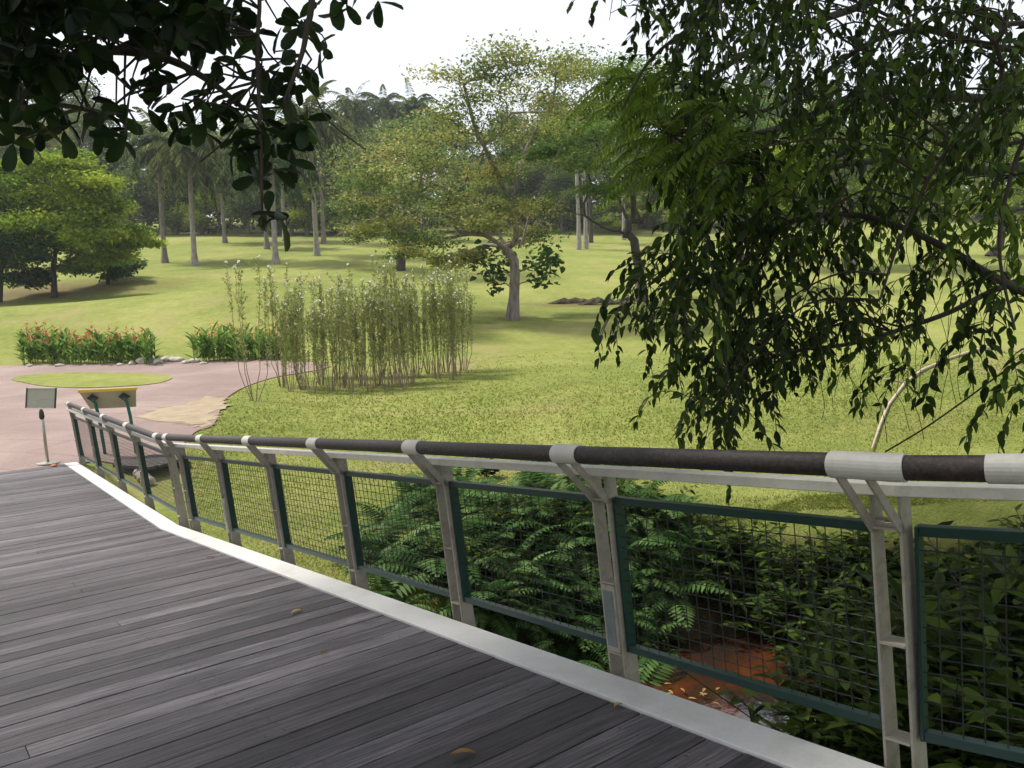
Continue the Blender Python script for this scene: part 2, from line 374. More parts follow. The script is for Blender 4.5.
def tps(x, y):
    q = np.stack([np.ravel(x), np.ravel(y)], 1) / 20
    out = np.empty(len(q))
    for i in range(0, len(q), 20000):
        qq = q[i:i + 20000]; k = tps_phi(np.linalg.norm(qq[:, None] - _X[None], axis=2))
        out[i:i + 20000] = k @ _sol[:_n] + _sol[_n] + qq @ _sol[_n + 1:]
    return out.reshape(np.shape(x))
STREAM = np.array([(24, 4.0), (13, 5.6), (6.2, 7.2), (3.2, 7.7), (1.5, 7.6), (.1, 6.0), (-1.2, 2.5), (-3.5, -3), (-8, -25)], float)
def seg_dist(x, y, L):
    best = np.full(np.shape(x), 1e9)
    for a, b in zip(L[:-1], L[1:]):
        d = b - a; t = np.clip(((x - a[0]) * d[0] + (y - a[1]) * d[1]) / (d @ d), 0, 1)
        best = np.minimum(best, np.hypot(x - a[0] - t * d[0], y - a[1] - t * d[1]))
    return best
def H(x, y):
    x = np.asarray(x, float); y = np.asarray(y, float)
    z = tps(x, y); dist = seg_dist(x, y, STREAM)
    k = np.clip((2.6 - dist) / 1.9, 0, 1); k = k * k * (3 - 2 * k)
    fade = np.clip((24 - y) / 8, 0, 1)
    return z - (z + 1.42) * k * fade
def h1(x, y): return float(H(np.array([x]), np.array([y]))[0])
def gpix(px, py, y0=3.0, y1=220):
    d = ray(px, py); Y = np.concatenate([np.linspace(y0, 60, 900), np.linspace(60.1, y1, 600)]); P = EYE + d[None] * (Y / d[1])[:, None]
    g = H(P[:, 0], P[:, 1]); i = np.argmax(P[:, 2] < g)
    if not (P[:, 2] < g).any(): i = len(Y) - 1
    return P[i]

def grid_axis(lo, hi, c0, c1, fine, coarse):
    a = [c0]
    while a[-1] < c1: a.append(a[-1] + fine)
    s = fine
    b = [a[-1]]
    while b[-1] < hi: s = min(s * 1.12, coarse); b.append(b[-1] + s)
    s = fine; c = [a[0]]
    while c[-1] > lo: s = min(s * 1.12, coarse); c.append(c[-1] - s)
    return np.array(c[:0:-1] + a + b[1:])
DRY_SHADE = ((30, 292, 9, 5, .75), (110, 288, 7, 4, .6), (175, 279, 5, 3, .4), (-60, 300, 9, 6, .7), (512, 318, 2.5, 1.5, .5), (590, 305, 6, 1.8, .7), (380, 380, 4, 2.5, .35), (900, 420, 3, 3, .35), (645, 300, 3, 2, .5))  # brown earth spots; those under the left trees also carry painted shade
gx = grid_axis(-420, 420, -9, 9, .22, 8); gy = grid_axis(-90, 520, 2, 24, .22, 8)
GX, GY = np.meshgrid(gx, gy); GZ = H(GX, GY)
rough_ = np.array([[mnoise.noise((x * .8, y * .8, 0)) for x in gx] for y in gy])
rav = np.clip((2.3 - seg_dist(GX, GY, STREAM)) / .9, 0, 1) * np.clip((24 - GY) / 8, 0, 1)
GZ = GZ + rough_ * (.015 + .10 * rav)
nx, ny = len(gx), len(gy)
idx = np.arange(nx * ny).reshape(ny, nx)
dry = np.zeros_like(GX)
for px_, py_, rx_, ry_, am_ in DRY_SHADE:
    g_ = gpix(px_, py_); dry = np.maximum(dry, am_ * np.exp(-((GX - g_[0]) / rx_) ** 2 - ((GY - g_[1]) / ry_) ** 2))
Q = np.stack([idx[:-1, :-1], idx[:-1, 1:], idx[1:, 1:], idx[1:, :-1]], -1).reshape(-1, 4)
ml = mat['lawn']; n_ = ml.node_tree; b_ = n_.nodes['Principled BSDF']
# soil shows in the gully: blend by the ravine attribute stored as 'tone'
cl = b_.inputs['Base Color'].links[0].from_socket
sv = noise(n_, 3, 8, .7, .5, coord(n_))
cs = ramp(n_, sv, [(.35, (.018, .02, .009)), (.5, (.05, .045, .02)), (.62, (.10, .075, .035)), (.72, (.05, .07, .018))])
ff = ramp(n_, math_(n_, 'ADD', attr(n_), math_(n_, 'MULTIPLY', math_(n_, 'SUBTRACT', sv, .5), .8)), [(.35, (0, 0, 0)), (.6, (1, 1, 1))])
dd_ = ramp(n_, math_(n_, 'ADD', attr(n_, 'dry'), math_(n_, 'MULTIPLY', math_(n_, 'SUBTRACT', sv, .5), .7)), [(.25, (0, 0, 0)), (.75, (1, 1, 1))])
cl = mixc(n_, math_(n_, 'MULTIPLY', dd_, .9), cl, (.12, .08, .042))  # bare earth brown, darkened to paint in the shade under the left trees
n_.links.new(mixc(n_, ff, cl, cs), b_.inputs['Base Color'])
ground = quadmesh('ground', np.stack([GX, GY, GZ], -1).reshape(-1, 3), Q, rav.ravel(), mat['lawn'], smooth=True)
tag(ground, kind='structure')
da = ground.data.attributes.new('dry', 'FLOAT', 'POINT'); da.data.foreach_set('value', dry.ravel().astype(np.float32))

def poly_sheet(name, outline, mat_, lift, kind=None, step=.8, hole=None, skirt=0):
    """surface sheet following the terrain inside an outline (world xy)"""
    import bmesh
    from mathutils.geometry import delaunay_2d_cdt
    O = [Vector(p) for p in outline]; n = len(O); pts = list(O); edges = [(i, (i + 1) % n) for i in range(n)]
    xs = [p.x for p in O]; ys = [p.y for p in O]
    def inside(x, y, L):
        c = False
        for i in range(len(L)):
            a, b = L[i], L[i - 1]
            if (a.y > y) != (b.y > y) and x < (b.x - a.x) * (y - a.y) / (b.y - a.y) + a.x: c = not c
        return c
    x = min(xs)
    while x < max(xs):
        y = min(ys)
        while y < max(ys):
            if inside(x, y, O) and min((Vector((x, y)) - p).length for p in O) > step * .3: pts.append(Vector((x, y)))
            y += step
        x += step
    V, E_, Fc, *_ = delaunay_2d_cdt(pts, edges, [list(range(n))], 1, 1e-5)
    z = H(np.array([p.x for p in V]), np.array([p.y for p in V])) + lift
    mb = MB(); mb.add([(p.x, p.y, zz) for p, zz in zip(V, z)], [tuple(f) for f in Fc], 0.0)
    if skirt:
        zo = H(np.array(xs), np.array(ys))
        vv = [(p.x, p.y, a + lift) for p, a in zip(O, zo)] + [(p.x, p.y, a + lift - skirt) for p, a in zip(O, zo)]
        mb.add(vv, [(i, (i + 1) % n, n + (i + 1) % n, n + i) for i in range(n)])
    o = mb.build(name, mat_, smooth=False)
    if kind: tag(o, kind=kind)
    return o
pl = [(-160, 520), (-160, 385), (-60, 371), (20, 366), (80, 365), (150, 363), (230, 361), (290, 362), (330, 366), (310, 372), (275, 378), (245, 388), (228, 398), (222, 406), (214, 425), (196, 433), (178, 450), (150, 462), (118, 466)]
plw = [gpix(*p)[:2] for p in pl]
endA = U * 16.45 + Wv * 2.62; endB = U * 16.45 + Wv * -1.0
outline = spline(plw[1:], 5, False) + [endA[:2] + Wv[:2] * .3, endA[:2], endB[:2], endB[:2] - Wv[:2] * 8]
poly_sheet('plaza_path', outline, mat['pave'], .03, 'structure', skirt=.12)
isl = [(12, 381), (22, 377), (60, 374), (110, 374), (150, 375), (172, 378), (160, 384), (120, 388), (70, 389), (35, 386)]
island = poly_sheet('grass_island', spline([gpix(*p)[:2] for p in isl], 5), mat['lawn'], .05, 'structure', skirt=.05)
snd = [(138, 419), (160, 411), (185, 405), (205, 398), (222, 399), (226, 408), (217, 420), (204, 428), (180, 424), (160, 422)]
poly_sheet('sand_patch', [q + rng.normal(size=2) * .16 for q in spline([gpix(*p)[:2] for p in snd], 9)], mat['sand'], .036, 'structure', step=.5)

# stream
sp = spline(STREAM, 8, False); sp = np.array(sp)
mb = MB(); V = []; Fs = []
for i, p in enumerate(sp):
    d = sp[min(i + 1, len(sp) - 1)] - sp[max(i - 1, 0)]; d /= np.linalg.norm(d); nn = np.array([-d[1], d[0]])
    wdt = 1.5
    for s in (-1, 1): V.append((*(p + nn * s * wdt), -1.28))
for i in range(len(sp) - 1): Fs.append((2 * i, 2 * i + 1, 2 * i + 3, 2 * i + 2))
mb.add(V, Fs); tag(mb.build('stream_water', mat['water']), kind='structure')

# ------------------------------------------------------------------ footbridge and railing
J0 = 1.293; fN = np.array([math.sin(math.radians(132)), math.cos(math.radians(132)), 0]); oN = np.array([-fN[1], fN[0], 0])
def deckz(s): return max(EZ - 1.45 - SLOPE * s, 0)
def BP(s, w_, h=0):
    if s >= J0: P = U * s + Wv * w_
    else: P = U * J0 + Wv * 2.58 + fN * (J0 - s) + oN * (w_ - 2.58)
    return np.array([P[0], P[1], deckz(s) + h])
def beam(mb, s0, s1, w0, w1, ha, hb, extra=(), tone=.5):
    """box that follows the bridge between s0 and s1, cross-section (w0..w1, ha..hb)"""
    ss = sorted({s0, s1, *[k for k in (J0 + 1e-4, J0 - 1e-4, SB, *extra) if s0 < k < s1]})
    if J0 + 1e-4 in ss: ss.remove(J0 - 1e-4) if J0 - 1e-4 in ss else None
    V = [];
    for s in ss: V += [BP(s, w0, ha), BP(s, w1, ha), BP(s, w1, hb), BP(s, w0, hb)]
    Fs = [(0, 1, 2, 3), tuple(4 * (len(ss) - 1) + k for k in (3, 2, 1, 0))]
    for i in range(len(ss) - 1):
        for k in range(4): Fs.append((4 * i + k, 4 * i + 4 + k, 4 * i + 4 + (k + 1) % 4, 4 * i + (k + 1) % 4))
    mb.add(V, Fs, tone)
WL = -1.0      # left edge of boards
bridge = empty('footbridge', (0, 0, 0)); tag(bridge, 'weathered grey timber footbridge deck with a pale metal edge strip', 'footbridge')
mb = MB(); s = -1.6; k = 0
SK = math.tan(math.radians(2.0))
while s < 16.5:
    wd = .163 + rnd.uniform(-.004, .004); e = min(s + wd, 16.52)
    tn = min(1, max(0, rnd.gauss(.45, .27))); dz = rnd.uniform(-.0015, .0015)
    cuts = [WL, 2.362] if rnd.random() < .85 else [WL, rnd.choice([.35, 1.1]), 2.362]
    for a, b in zip(cuts[:-1], cuts[1:]):
        if s < J0 - .2:
            V = [BP(s, a, -.04 + dz), BP(e, a, -.04 + dz), BP(e, b - .003, -.04 + dz), BP(s, b - .003, -.04 + dz)]
        else:
            f = lambda q, w_: BP(q - (2.36 - w_) * SK, w_)
            V = []
            for q, w_ in ((s, a), (e, a), (e, b - .003), (s, b - .003)):
                p = U * (q - (2.36 - w_) * SK) + Wv * w_; V.append(np.array([p[0], p[1], deckz(q) - .04 + dz]))
        T = [v + np.array([0, 0, .04]) for v in V]
        if a != WL: tn = min(1, max(0, tn + rnd.uniform(-.3, .3)))
        mb.hexa(V + T, tn)
    s += wd + rnd.uniform(.006, .010)
mb.build('deck_boards', mat['deck'], bridge, bevel=.003)
mb = MB()
for w_ in (.1, .18, 1.15, 1.23, 2.2):        # screw heads above each joist
    s = .2
    while s < 16.4:
        for o_ in (.035, .11):
            p = BP(s + o_ - (2.36 - w_) * SK, w_ + rnd.uniform(-.004, .004), .0015); r = .006
            mb.add([(p[0] + r * math.cos(a), p[1] + r * math.sin(a), p[2]) for a in (0, 1.05, 2.1, 3.14, 4.19, 5.24)], [(0, 1, 2, 3, 4, 5)])
        s += .171
mb.build('screw_heads', mat['black'], bridge)
mb = MB(); beam(mb, -1.8, 16.6, 2.365, 2.565, -.045, .012); mb.build('edge_strip', mat['strip'], bridge, bevel=.003)
mb = MB(); beam(mb, -1.8, 16.6, WL - .2, WL - .005, -.045, .012); mb.build('edge_strip', mat['strip'], bridge, bevel=.003)
for a, b in ((2.45, 2.55), (WL - .15, WL - .05), (.9, 1.0)):
    mb = MB(); beam(mb, -1.8, 16.4, a, b, -.36, -.05); mb.build('side_beam', mat['darkwood'], bridge)

rail = empty('bridge_railing', (0, 0, 0)); tag(rail, 'bridge railing with dark round timber handrail and green framed wire panels', 'railing')
posts = [-1.2, 1.35, 2.69, 4.05, 5.44, 6.82, 8.20, 9.55, 10.02, 11.62, 13.2, 14.8, 16.35]
HR_H = 1.08
def HW(s): return float(np.interp(s, [1.28, 2.6, 4, 8, 10, 16.5], [2.31, 2.305, 2.335, 2.365, 2.40, 2.49]))
mb = MB()
pts = [BP(s, HW(s), HR_H) for s in (-1.7, -.6, .5, J0 - .02)] + [BP(s, HW(s), HR_H) for s in (J0 + .05, 1.6, 2, 2.6, 3.3, 4, 5, 6, 7, 8, 9, 9.5, SB, 11, 12, 13, 14, 15, 16, 16.47)]
mb.tube(pts, .0375, 20); mb.build('handrail', mat['handrail'], rail, smooth=True)
mb = MB(); beam(mb, -1.7, 16.45, 2.455, 2.53, .962, 1.0); mb.build('top_channel', mat['sleeve'], rail, bevel=.003)
def wpost(h): return 2.615 - .085 * (h / .93)         # lean of the posts
def make_post(s, i):
    p = MB()
    for o_ in (-.048, .048):
        def pl_(h, w0, w1, h2, w2, w3, th=.005):
            V = []
            for hh, a, b in ((h, w0, w1), (h2, w2, w3)):
                for q, ww in ((s + o_ - th, a), (s + o_ + th, a), (s + o_ + th, b), (s + o_ - th, b)): V.append(BP(q, ww, hh))
            p.hexa(V)
        pl_(-.30, wpost(-.3) - .02, wpost(-.3) + .075, .961, wpost(.92) - .035, wpost(.92) + .03)
        pl_(.83, wpost(.83) - .034, wpost(.83) + .012, 1.045, HW(s) - .012, HW(s) + .030)
    p.tube([BP(s - .052, wpost(.87) - .0, .872), BP(s + .052, wpost(.87), .872)], .006, 8)
    for h in (.29, .66):
        for o_ in (-.055, .041): p.tube([BP(s + o_, wpost(h) + .01, h), BP(s + o_ + .014, wpost(h) + .01, h)], .011, 6)
    o = p.build('post', mat['post'], rail, bevel=.0015)
    for h in (.11, .45, .845):
        r = MB(); V = []
        for hh in (h - .004, h + .004):
            for q, a in ((s - .043, -.03), (s + .043, -.03), (s + .043, .05), (s - .043, .05)): V.append(BP(q, wpost(h) + a, hh))
        r.hexa(V); r.build('rung', mat['post'], o)
    if i in (2, 6):      # closed lamp box between the two lower rungs
        r = MB(); V = []
        for hh in (.118, .442):
            for q, a in ((s - .042, -.034), (s + .042, -.034), (s + .042, .04), (s - .042, .04)): V.append(BP(q, wpost(hh) + a, hh))
        r.hexa(V); lb = r.build('lamp_box', mat['post'], o, bevel=.003)
        r = MB(); V = []
        for hh in (.145, .415):
            for q, a in ((s - .030, -.037), (s + .030, -.037), (s + .030, -.0335), (s - .030, -.0335)): V.append(BP(q, wpost(hh) + a, hh))
        r.hexa(V); r.build('lamp_cover', mat['lampglass'], o)
    L = .08 if i != 1 else .10
    c0 = s - .03 if i > 1 else s + .025
    sl_ = MB(); sl_.tube([BP(q, HW(q), HR_H) for q in ([c0 - L, c0 + L] if i != 1 else [1.24, J0 - .02, J0 + .05, 1.415])], .0425, 24); sl_.build('sleeve', mat['sleeve'], rail, smooth=False)
for i, s in enumerate(posts): make_post(s, i)
sl_ = MB(); NSL = 1.03
sl_.tube([BP(NSL, HW(1), HR_H), BP(NSL - .14, HW(1), HR_H)], .0415, 24); sl_.build('sleeve', mat['sleeve'], rail)
def panel(s0, s1):
    HB, HT = .122, .855
    f = MB()
    for q in (s0, s1 - .012):
        V = []
        for hh in (HB, HT):
            for a, b in ((q, -.006), (q + .012, -.006), (q + .012, .05), (q, .05)): V.append(BP(a, wpost(hh) + b, hh))
        f.hexa(V)
    for h in (HB, HT - .032):
        V = []
        for hh in (h, h + .034):
            for a, b in ((s0 + .0125, -.004), (s1 - .0125, -.004), (s1 - .0125, .035), (s0 + .0125, .035)): V.append(BP(a, wpost(hh) + b, hh))
        f.hexa(V)
    fo = f.build('panel_frame', mat['green'], rail, bevel=.002)
    m_ = MB(); n = max(2, round((s1 - s0) / .062))
    for k in range(1, n):
        q = s0 + (s1 - s0) * k / n; m_.tube([BP(q, wpost(HB) + .012, HB + .03), BP(q, wpost(HT) + .012, HT - .03)], .0021, 4, cap=False)
    for k in range(1, 13):
        hh = HB + .03 + (HT - HB - .06) * k / 13; m_.tube([BP(s0 + .012, wpost(hh) + .016, hh), BP(s1 - .012, wpost(hh) + .016, hh)], .0021, 4, cap=False)
    m_.build('wire_mesh', mat['wire'], fo)
for a, b in zip(posts[:-1], posts[1:]):
    if b - a > .6:
        if a < J0 < b:
            panel(a + .06, J0 - .012)
        else: panel(a + .058, b - .058)

# fallen leaves on the deck
def deck_hit(px, py):
    d = ray(px, py); t = -1.45 / (d[2] + SLOPE * (d @ U)); P = EYE + d * t
    return P
for i, (px, py, L, rz, col, lab) in enumerate((
        (463, 756, .10, .25, 0, 'long curled brown leaf on the deck boards at the bottom edge'),
        (297, 613, .10, .9, 1, 'pale dry leaf on the deck boards near the edge strip'),
        (618, 707, .05, .7, 1, 'small pale curled leaf on the boards nearest the lamp box post'),
        (211, 558, .07, .2, 0, 'reddish brown leaf on the far deck boards by the bend'),
        (324, 654, .035, .4, 0, 'tiny tan leaf fragment in the middle of the deck'))):
    P = deck_hit(px, py); mb = MB(); n = 8; V = []; Fs = []
    for k in range(n + 1):
        t = k / n; wv = L * .17 * math.sin(PI * min(1, t * .95 + .04)); z = .004 + .008 * math.sin(PI * t) * (L / .1)
        bend = .06 * L * math.sin(PI * t)
        for s_, zz in ((-1, .006), (0, 0), (1, .005)):
            V.append((L * (t - .5), s_ * wv + bend, z + zz * 1.6))
    for k in range(n):
        for s_ in (0, 1): Fs.append((3 * k + s_, 3 * k + 3 + s_, 3 * k + 4 + s_, 3 * k + 1 + s_))
    mb.add(V, Fs, .2 if col == 0 else .8); o = mb.build('fallen_leaf', mat['litter'])
    o.location = P; o.rotation_euler = (0, .06, rz); tag(o, lab, 'leaf', 'fallen leaves on the deck')

# ------------------------------------------------------------------ things on the plaza
def sign_stand():
    P = gpix(48, 465); z0 = P[2] + .03
    r = empty('sign_stand', (P[0], P[1], z0), .15); tag(r, 'slim steel sign stand with small framed board at the end of the deck', 'sign')
    mb = MB(); n = 24; V = []; Fs = []
    for (rr, zz) in ((.20, 0), (.20, .015), (.05, .035)):
        V += [(rr * math.cos(2 * PI * k / n), rr * math.sin(2 * PI * k / n), zz) for k in range(n)]
    for j in range(2): Fs += [(j * n + k, j * n + (k + 1) % n, (j + 1) * n + (k + 1) % n, (j + 1) * n + k) for k in range(n)]
    Fs.append(tuple(2 * n + k for k in range(n))); mb.add(V, Fs); mb.build('base', mat['steel'], r)
    mb = MB(); mb.tube([(0, 0, .03), (-.02, 0, .55), (-.035, 0, .88)], .026, 12); mb.build('pole', mat['steel'], r, smooth=True)
    mb = MB(); mb.tube([(-.034, 0, .80), (-.036, 0, .84), (-.038, 0, .92), (-.04, 0, .98)], [.03, .045, .04, .022], 12); mb.build('joint', mat['black'], r, smooth=True)
    q = empty('board', (-.045, 0, 1.0)); q.parent = r
    bpy.data.objects.remove(q)
    def fr(x0, x1, z0_, z1, y0, y1, nm, m_, par):
        b = MB(); V = []
        ang = -.06
        for zz in (z0_, z1):
            for xx, yy in ((x0, y0), (x1, y0), (x1, y1), (x0, y1)):
                V.append((-.045 + xx * math.cos(ang) + (zz) * math.sin(ang) * -1, yy + (zz) * .18, 1.0 + zz * math.cos(ang) + xx * math.sin(ang)))
        b.hexa(V); return b.build(nm, m_, par, bevel=.002)
    pn = fr(-.23, .23, .02, .34, -.008, .012, 'sign_panel', mat['signback'], r)
    for a in ((-.25, -.23, .0, .36), (.23, .25, .0, .36)): fr(a[0], a[1], a[2], a[3], -.02, .02, 'frame', mat['black'], pn)
    for a in ((-.229, .229, .0, .019), (-.229, .229, .341, .36)): fr(a[0], a[1], a[2], a[3], -.02, .02, 'frame', mat['steel'], pn)
    b = MB(); b.box((0, 0, 0), (.14, .004, .035)); c = b.build('latch', mat['sleeve'], pn); c.location = (.03, .02, 1.15); c.rotation_euler = (.18, -.1, 0)
sign_stand()
def info_board():
    g = gpix(132, 456); g2 = gpix(100, 456); c = (g + g2) / 2; z0 = c[2] + .03
    d = g - g2; rz = math.atan2(d[1], d[0]); w2 = np.linalg.norm(d[:2]) / 2
    rz = 0.12
    Pt = at(110, 391, c[1]); zt = Pt[2] - z0; xc = Pt[0] - c[0]
    r = empty('information_board', (c[0], c[1], z0), rz); tag(r, 'slanted information board on green legs with a yellow top edge, seen from behind', 'sign board')
    hb = .33; tw, bw = .50, .41
    V = [(-bw + xc, .10, zt - hb), (bw + xc, .10, zt - hb), (bw + xc, .13, zt - hb), (-bw + xc, .13, zt - hb), (-tw + xc, -.12, zt), (tw + xc, -.12, zt), (tw + xc, -.09, zt), (-tw + xc, -.09, zt)]
    mb = MB(); mb.hexa(V); mb.build('board', mat['boardback'], r, bevel=.003)
    mb = MB(); mb.box((xc, -.11, zt + .028), (2 * tw + .04, .07, .055)); mb.build('top_edge', mat['yellow'], r, bevel=.004)
    for sx in (-1, 1):
        x = xc + sx * .28
        mb = MB(); mb.tube([(x + .10, .02, 0), (x + .05, .0, zt - .5), (x + .02, -.04, zt - .22), (x, -.10, zt - .14)], .03, 10); l = mb.build('leg', mat['teal'], r, smooth=True)
        mb = MB(); mb.add([(x - .11, -.1, zt - .11), (x + .11, -.1, zt - .11), (x, -.14, zt - .03), (x - .11, -.085, zt - .11), (x + .11, -.085, zt - .11), (x, -.12, zt - .03), (x, -.11, zt - .19), (x, -.09, zt - .19)],
                          [(0, 6, 1, 2), (3, 5, 4, 7), (0, 2, 5, 3), (2, 1, 4, 5), (1, 6, 7, 4), (6, 0, 3, 7)]); mb.build('bracket', mat['black'], l)
info_board()

def rock(name, loc, size, m_, seed, flat=.6, par=None):
    import bmesh
    bm = bmesh.new(); bmesh.ops.create_icosphere(bm, subdivisions=3, radius=1)
    for v in bm.verts:
        p = v.co.copy(); k = 1 + .28 * mnoise.noise(p * 1.3 + Vector((seed * 7.1, 0, 0))) + .10 * mnoise.noise(p * 4 + Vector((0, seed, 0)))
        v.co = Vector((p.x * k * size[0], p.y * k * size[1], p.z * k * size[2]))
    me = bpy.data.meshes.new(name); bm.to_mesh(me); bm.free(); me.materials.append(m_)
    for p_ in me.polygons: p_.use_smooth = seed % 2 == 0
    o = bpy.data.objects.new(name, me); o.location = [float(v) for v in loc]; o.rotation_euler = (0, 0, seed); return link(o, par)
P = gpix(54, 469); o = rock('brick_fragment', (P[0], P[1], P[2] + .05), (.06, .045, .04), simple('brick_frag', [(.3, .13, .07), (.42, .2, .12)], 9, .9), 3); tag(o, 'small reddish stone on the plaza beside the sign stand base', 'stone')
for i, (px, py, a) in enumerate(((148, 363, .42), (158, 364, .30), (168, 362, .34), (178, 362, .30), (186, 364, .24), (194, 363, .26), (203, 365, .18), (132, 365, .2), (120, 366, .16), (60, 367, .2), (30, 367, .18))):
    P = gpix(px, py); o = rock('stone', (P[0], P[1], P[2] + a * .25), (a, a * .7, a * .5), mat['rock'], i + 1)
    tag(o, 'largest pale rounded stone in the row beside the plaza flower beds' if i == 0 else ('small pale stone half hidden at the foot of the left canna bed' if i > 6 else 'pale rounded stone in the row between the two canna beds'), 'stone', 'edging stones by the flower beds')
# small curved timber landing beyond the railing
def landing():
    c = gpix(150, 472); z = h1(c[0], c[1]) + .12
    r = empty('timber_landing', (c[0], c[1], z)); tag(r, 'low dark slatted timber landing beyond the far end of the railing', 'landing')
    mb = MB()
    for k in range(11):
        a = -.5 + k * .16; x0, y0 = .25 * math.cos(a), .25 * math.sin(a)
        x1, y1 = 1.25 * math.cos(a), 1.0 * math.sin(a); t = .055 + .0
        d = np.array([x1 - x0, y1 - y0]); d /= np.linalg.norm(d); q = np.array([-d[1], d[0]])
        V = []
        for zz in (0, .05):
            for (x, y, ww) in ((x0, y0, .02), (x1, y1, .10)):
                pass
            V += [(x0 - q[0] * .02 - .8, y0 - q[1] * .02, zz), (x1 - q[0] * .1 - .8, y1 - q[1] * .1, zz), (x1 + q[0] * .1 - .8, y1 + q[1] * .1, zz), (x0 + q[0] * .02 - .8, y0 + q[1] * .02, zz)]
        mb.hexa(V)
    mb.build('slats', mat['darkwood'], r)
    mb = MB(); mb.box((-.1, .3, -.12), (1.4, .1, .2)); mb.build('joist', mat['darkwood'], r)
landing()
for i, (px, py) in enumerate(((140, 478), (144, 482), (148, 486))):
    P = gpix(px, py); o = rock('boulder', (P[0], P[1], P[2] + .08), (.12, .1, .09), mat['rock'], i + 21); tag(o, 'beige boulder on the grass just outside the railing near its bend', 'stone', 'boulders outside the railing bend')

# ------------------------------------------------------------------ trees
def blob(n, c, rx, ry, rz, rg, up_=.6):
    d = rg.normal(size=(n, 3)); d = nrm(d) * (rg.random((n, 1)) ** .45)
    return np.asarray(c) + d * np.array([rx, ry, rz])
def grow(trunk, centers, base_r, rg, tip_r=.012, fork=None, limbs=()):
    """limbs connect every crown centre to the nearest wood; returns MB of wood"""
    pos = [np.array(p, float) for p in trunk]; par = [-1] + list(range(len(pos) - 1)); nt_ = len(pos)
    fork = nt_ - 2 if fork is None else fork
    for lb in limbs:
        prev = fork + int(np.argmin([np.linalg.norm(p - np.array(lb[0])) for p in pos[fork:]]))
        for p in spline([pos[prev]] + [np.array(q, float) for q in lb], 3, False)[1:]: pos.append(p + rg.normal(size=3) * .03); par.append(prev); prev = len(pos) - 1
    cs = sorted(centers, key=lambda c: np.linalg.norm(np.array(c) - pos[-1]))
    for c in cs:
        c = np.array(c, float); A = np.array(pos[fork:]); dv = c - A; dist = np.linalg.norm(dv, axis=1)
        pen = dist + np.clip(-dv[:, 2], 0, None) * 1.2
        j = int(np.argmin(pen)) + fork
        p0 = pos[j]; L = np.linalg.norm(c - p0); n = max(2, int(L / .9) + 1) if L < 12 else 12
        pj = pos[par[j]] if par[j] >= 0 else p0 - np.array([0, 0, 1])
        t0 = nrm(p0 - pj); m = p0 + t0 * L * .3 + (c - p0) * .3 + rg.normal(size=3) * L * .06; prev = j
        for k in range(1, n + 1):
            t = k / n; q = (1 - t) ** 2 * p0 + 2 * t * (1 - t) * m + t * t * c + (rg.normal(size=3) * L * .025 if k < n else 0)
            pos.append(q); par.append(prev); prev = len(pos) - 1
    N = len(pos); cnt = np.zeros(N); ch = [[] for _ in range(N)]
    for i in range(N - 1, 0, -1):
        if not ch[i]: cnt[i] += 1
        cnt[par[i]] += cnt[i]; ch[par[i]].append(i)
    r = (cnt / cnt[nt_ - 1]) ** .5 * base_r * .8; r = np.maximum(r, tip_r)
    for i in range(nt_): r[i] = max(r[i], base_r * (1.0 - .2 * i / nt_))
    r[0] = base_r * 1.45
    mb = MB(); done = set()
    for i in range(1, N):
        if i in done: continue
        chain = [par[i], i]; done.add(i); cur = i
        while ch[cur]:
            nx_ = max(ch[cur], key=lambda k: cnt[k]); chain.append(nx_); done.add(nx_); cur = nx_
        rr = [r[k] for k in chain]
        if i >= nt_ or par[i] >= fork: rr[0] = min(rr[0], rr[1] * 1.25)
        mb.tube([pos[k] for k in chain], rr, 7 if base_r > .2 else 5, cap=False)
    return mb, [pos[i] for i in range(nt_, N) if r[i] < base_r * .25]
def leafset(lv, c, n, r, L, rg, tone0=0, tone1=1, wr=.55, flat=.6):
    P = np.asarray(c) + np.clip(rg.normal(size=(n, 3)), -2.2, 2.2) * np.array(r) * .62
    D = rg.normal(size=(n, 3)) * np.array([1, 1, .5]) + np.array([0, 0, -.15]); N_ = rg.normal(size=(n, 3)) * flat + np.array([0, 0, 1.0])
    l = L * rg.uniform(.7, 1.3, n); lv.add(P, D, N_, l, l * wr, np.clip(rg.uniform(tone0, tone1) + rg.normal(size=n) * .2, 0, 1))

def px_tree(name, base, Y, blobs, trunk_px, base_r, leafmat, barkmat, label, cat='tree', fsc=.9, limbs=(), n=260, L=.14, seed=1, shape='rhomb', tone=(.1, .9), ydep=2.0, group=None, sub=3, fork=None, wr=.55):
    """blobs: (px, py, rx_px, ry_px[, dY]) at depth Y; crown is a cloud of clumps at real depth"""
    rg = np.random.default_rng(seed); base = np.array(base, float)
    root = empty(name, base); tag(root, label, cat, group)
    sc_ = Y / F; lv = Leaves(); centers = []
    for b in blobs:
        px, py, rx, ry = b[:4]; dY = b[4] if len(b) > 4 else rg.uniform(-ydep, ydep)
        c = at(px, py, Y + dY) - base; R = np.array([rx * sc_, rx * sc_ * .9, ry * sc_])
        for k in range(sub):
            cc = c + nrm(rg.normal(size=3)) * R * rg.uniform(.4, 1.25) if sub > 1 else c
            centers.append(cc); f = fsc if sub > 1 else 1
            leafset(lv, cc, int(n * rg.uniform(.5, 1.3)), (R[0] * f, R[1] * f, R[2] * f * .6), L, rg, tone[0], tone[1], wr)
    tr = [at(a, b_, Y) - base for a, b_ in trunk_px]; tr[0] = np.array([0, 0, -.15])
    wood, tips = grow(tr, centers, base_r, rg, fork=fork, limbs=[[at(a, b_, Y + dy_) - base for a, b_, dy_ in lb] for lb in limbs])
    wood.build('trunk', barkmat, root, smooth=True)
    lv.build('crown', leafmat, root, shape)
    return root

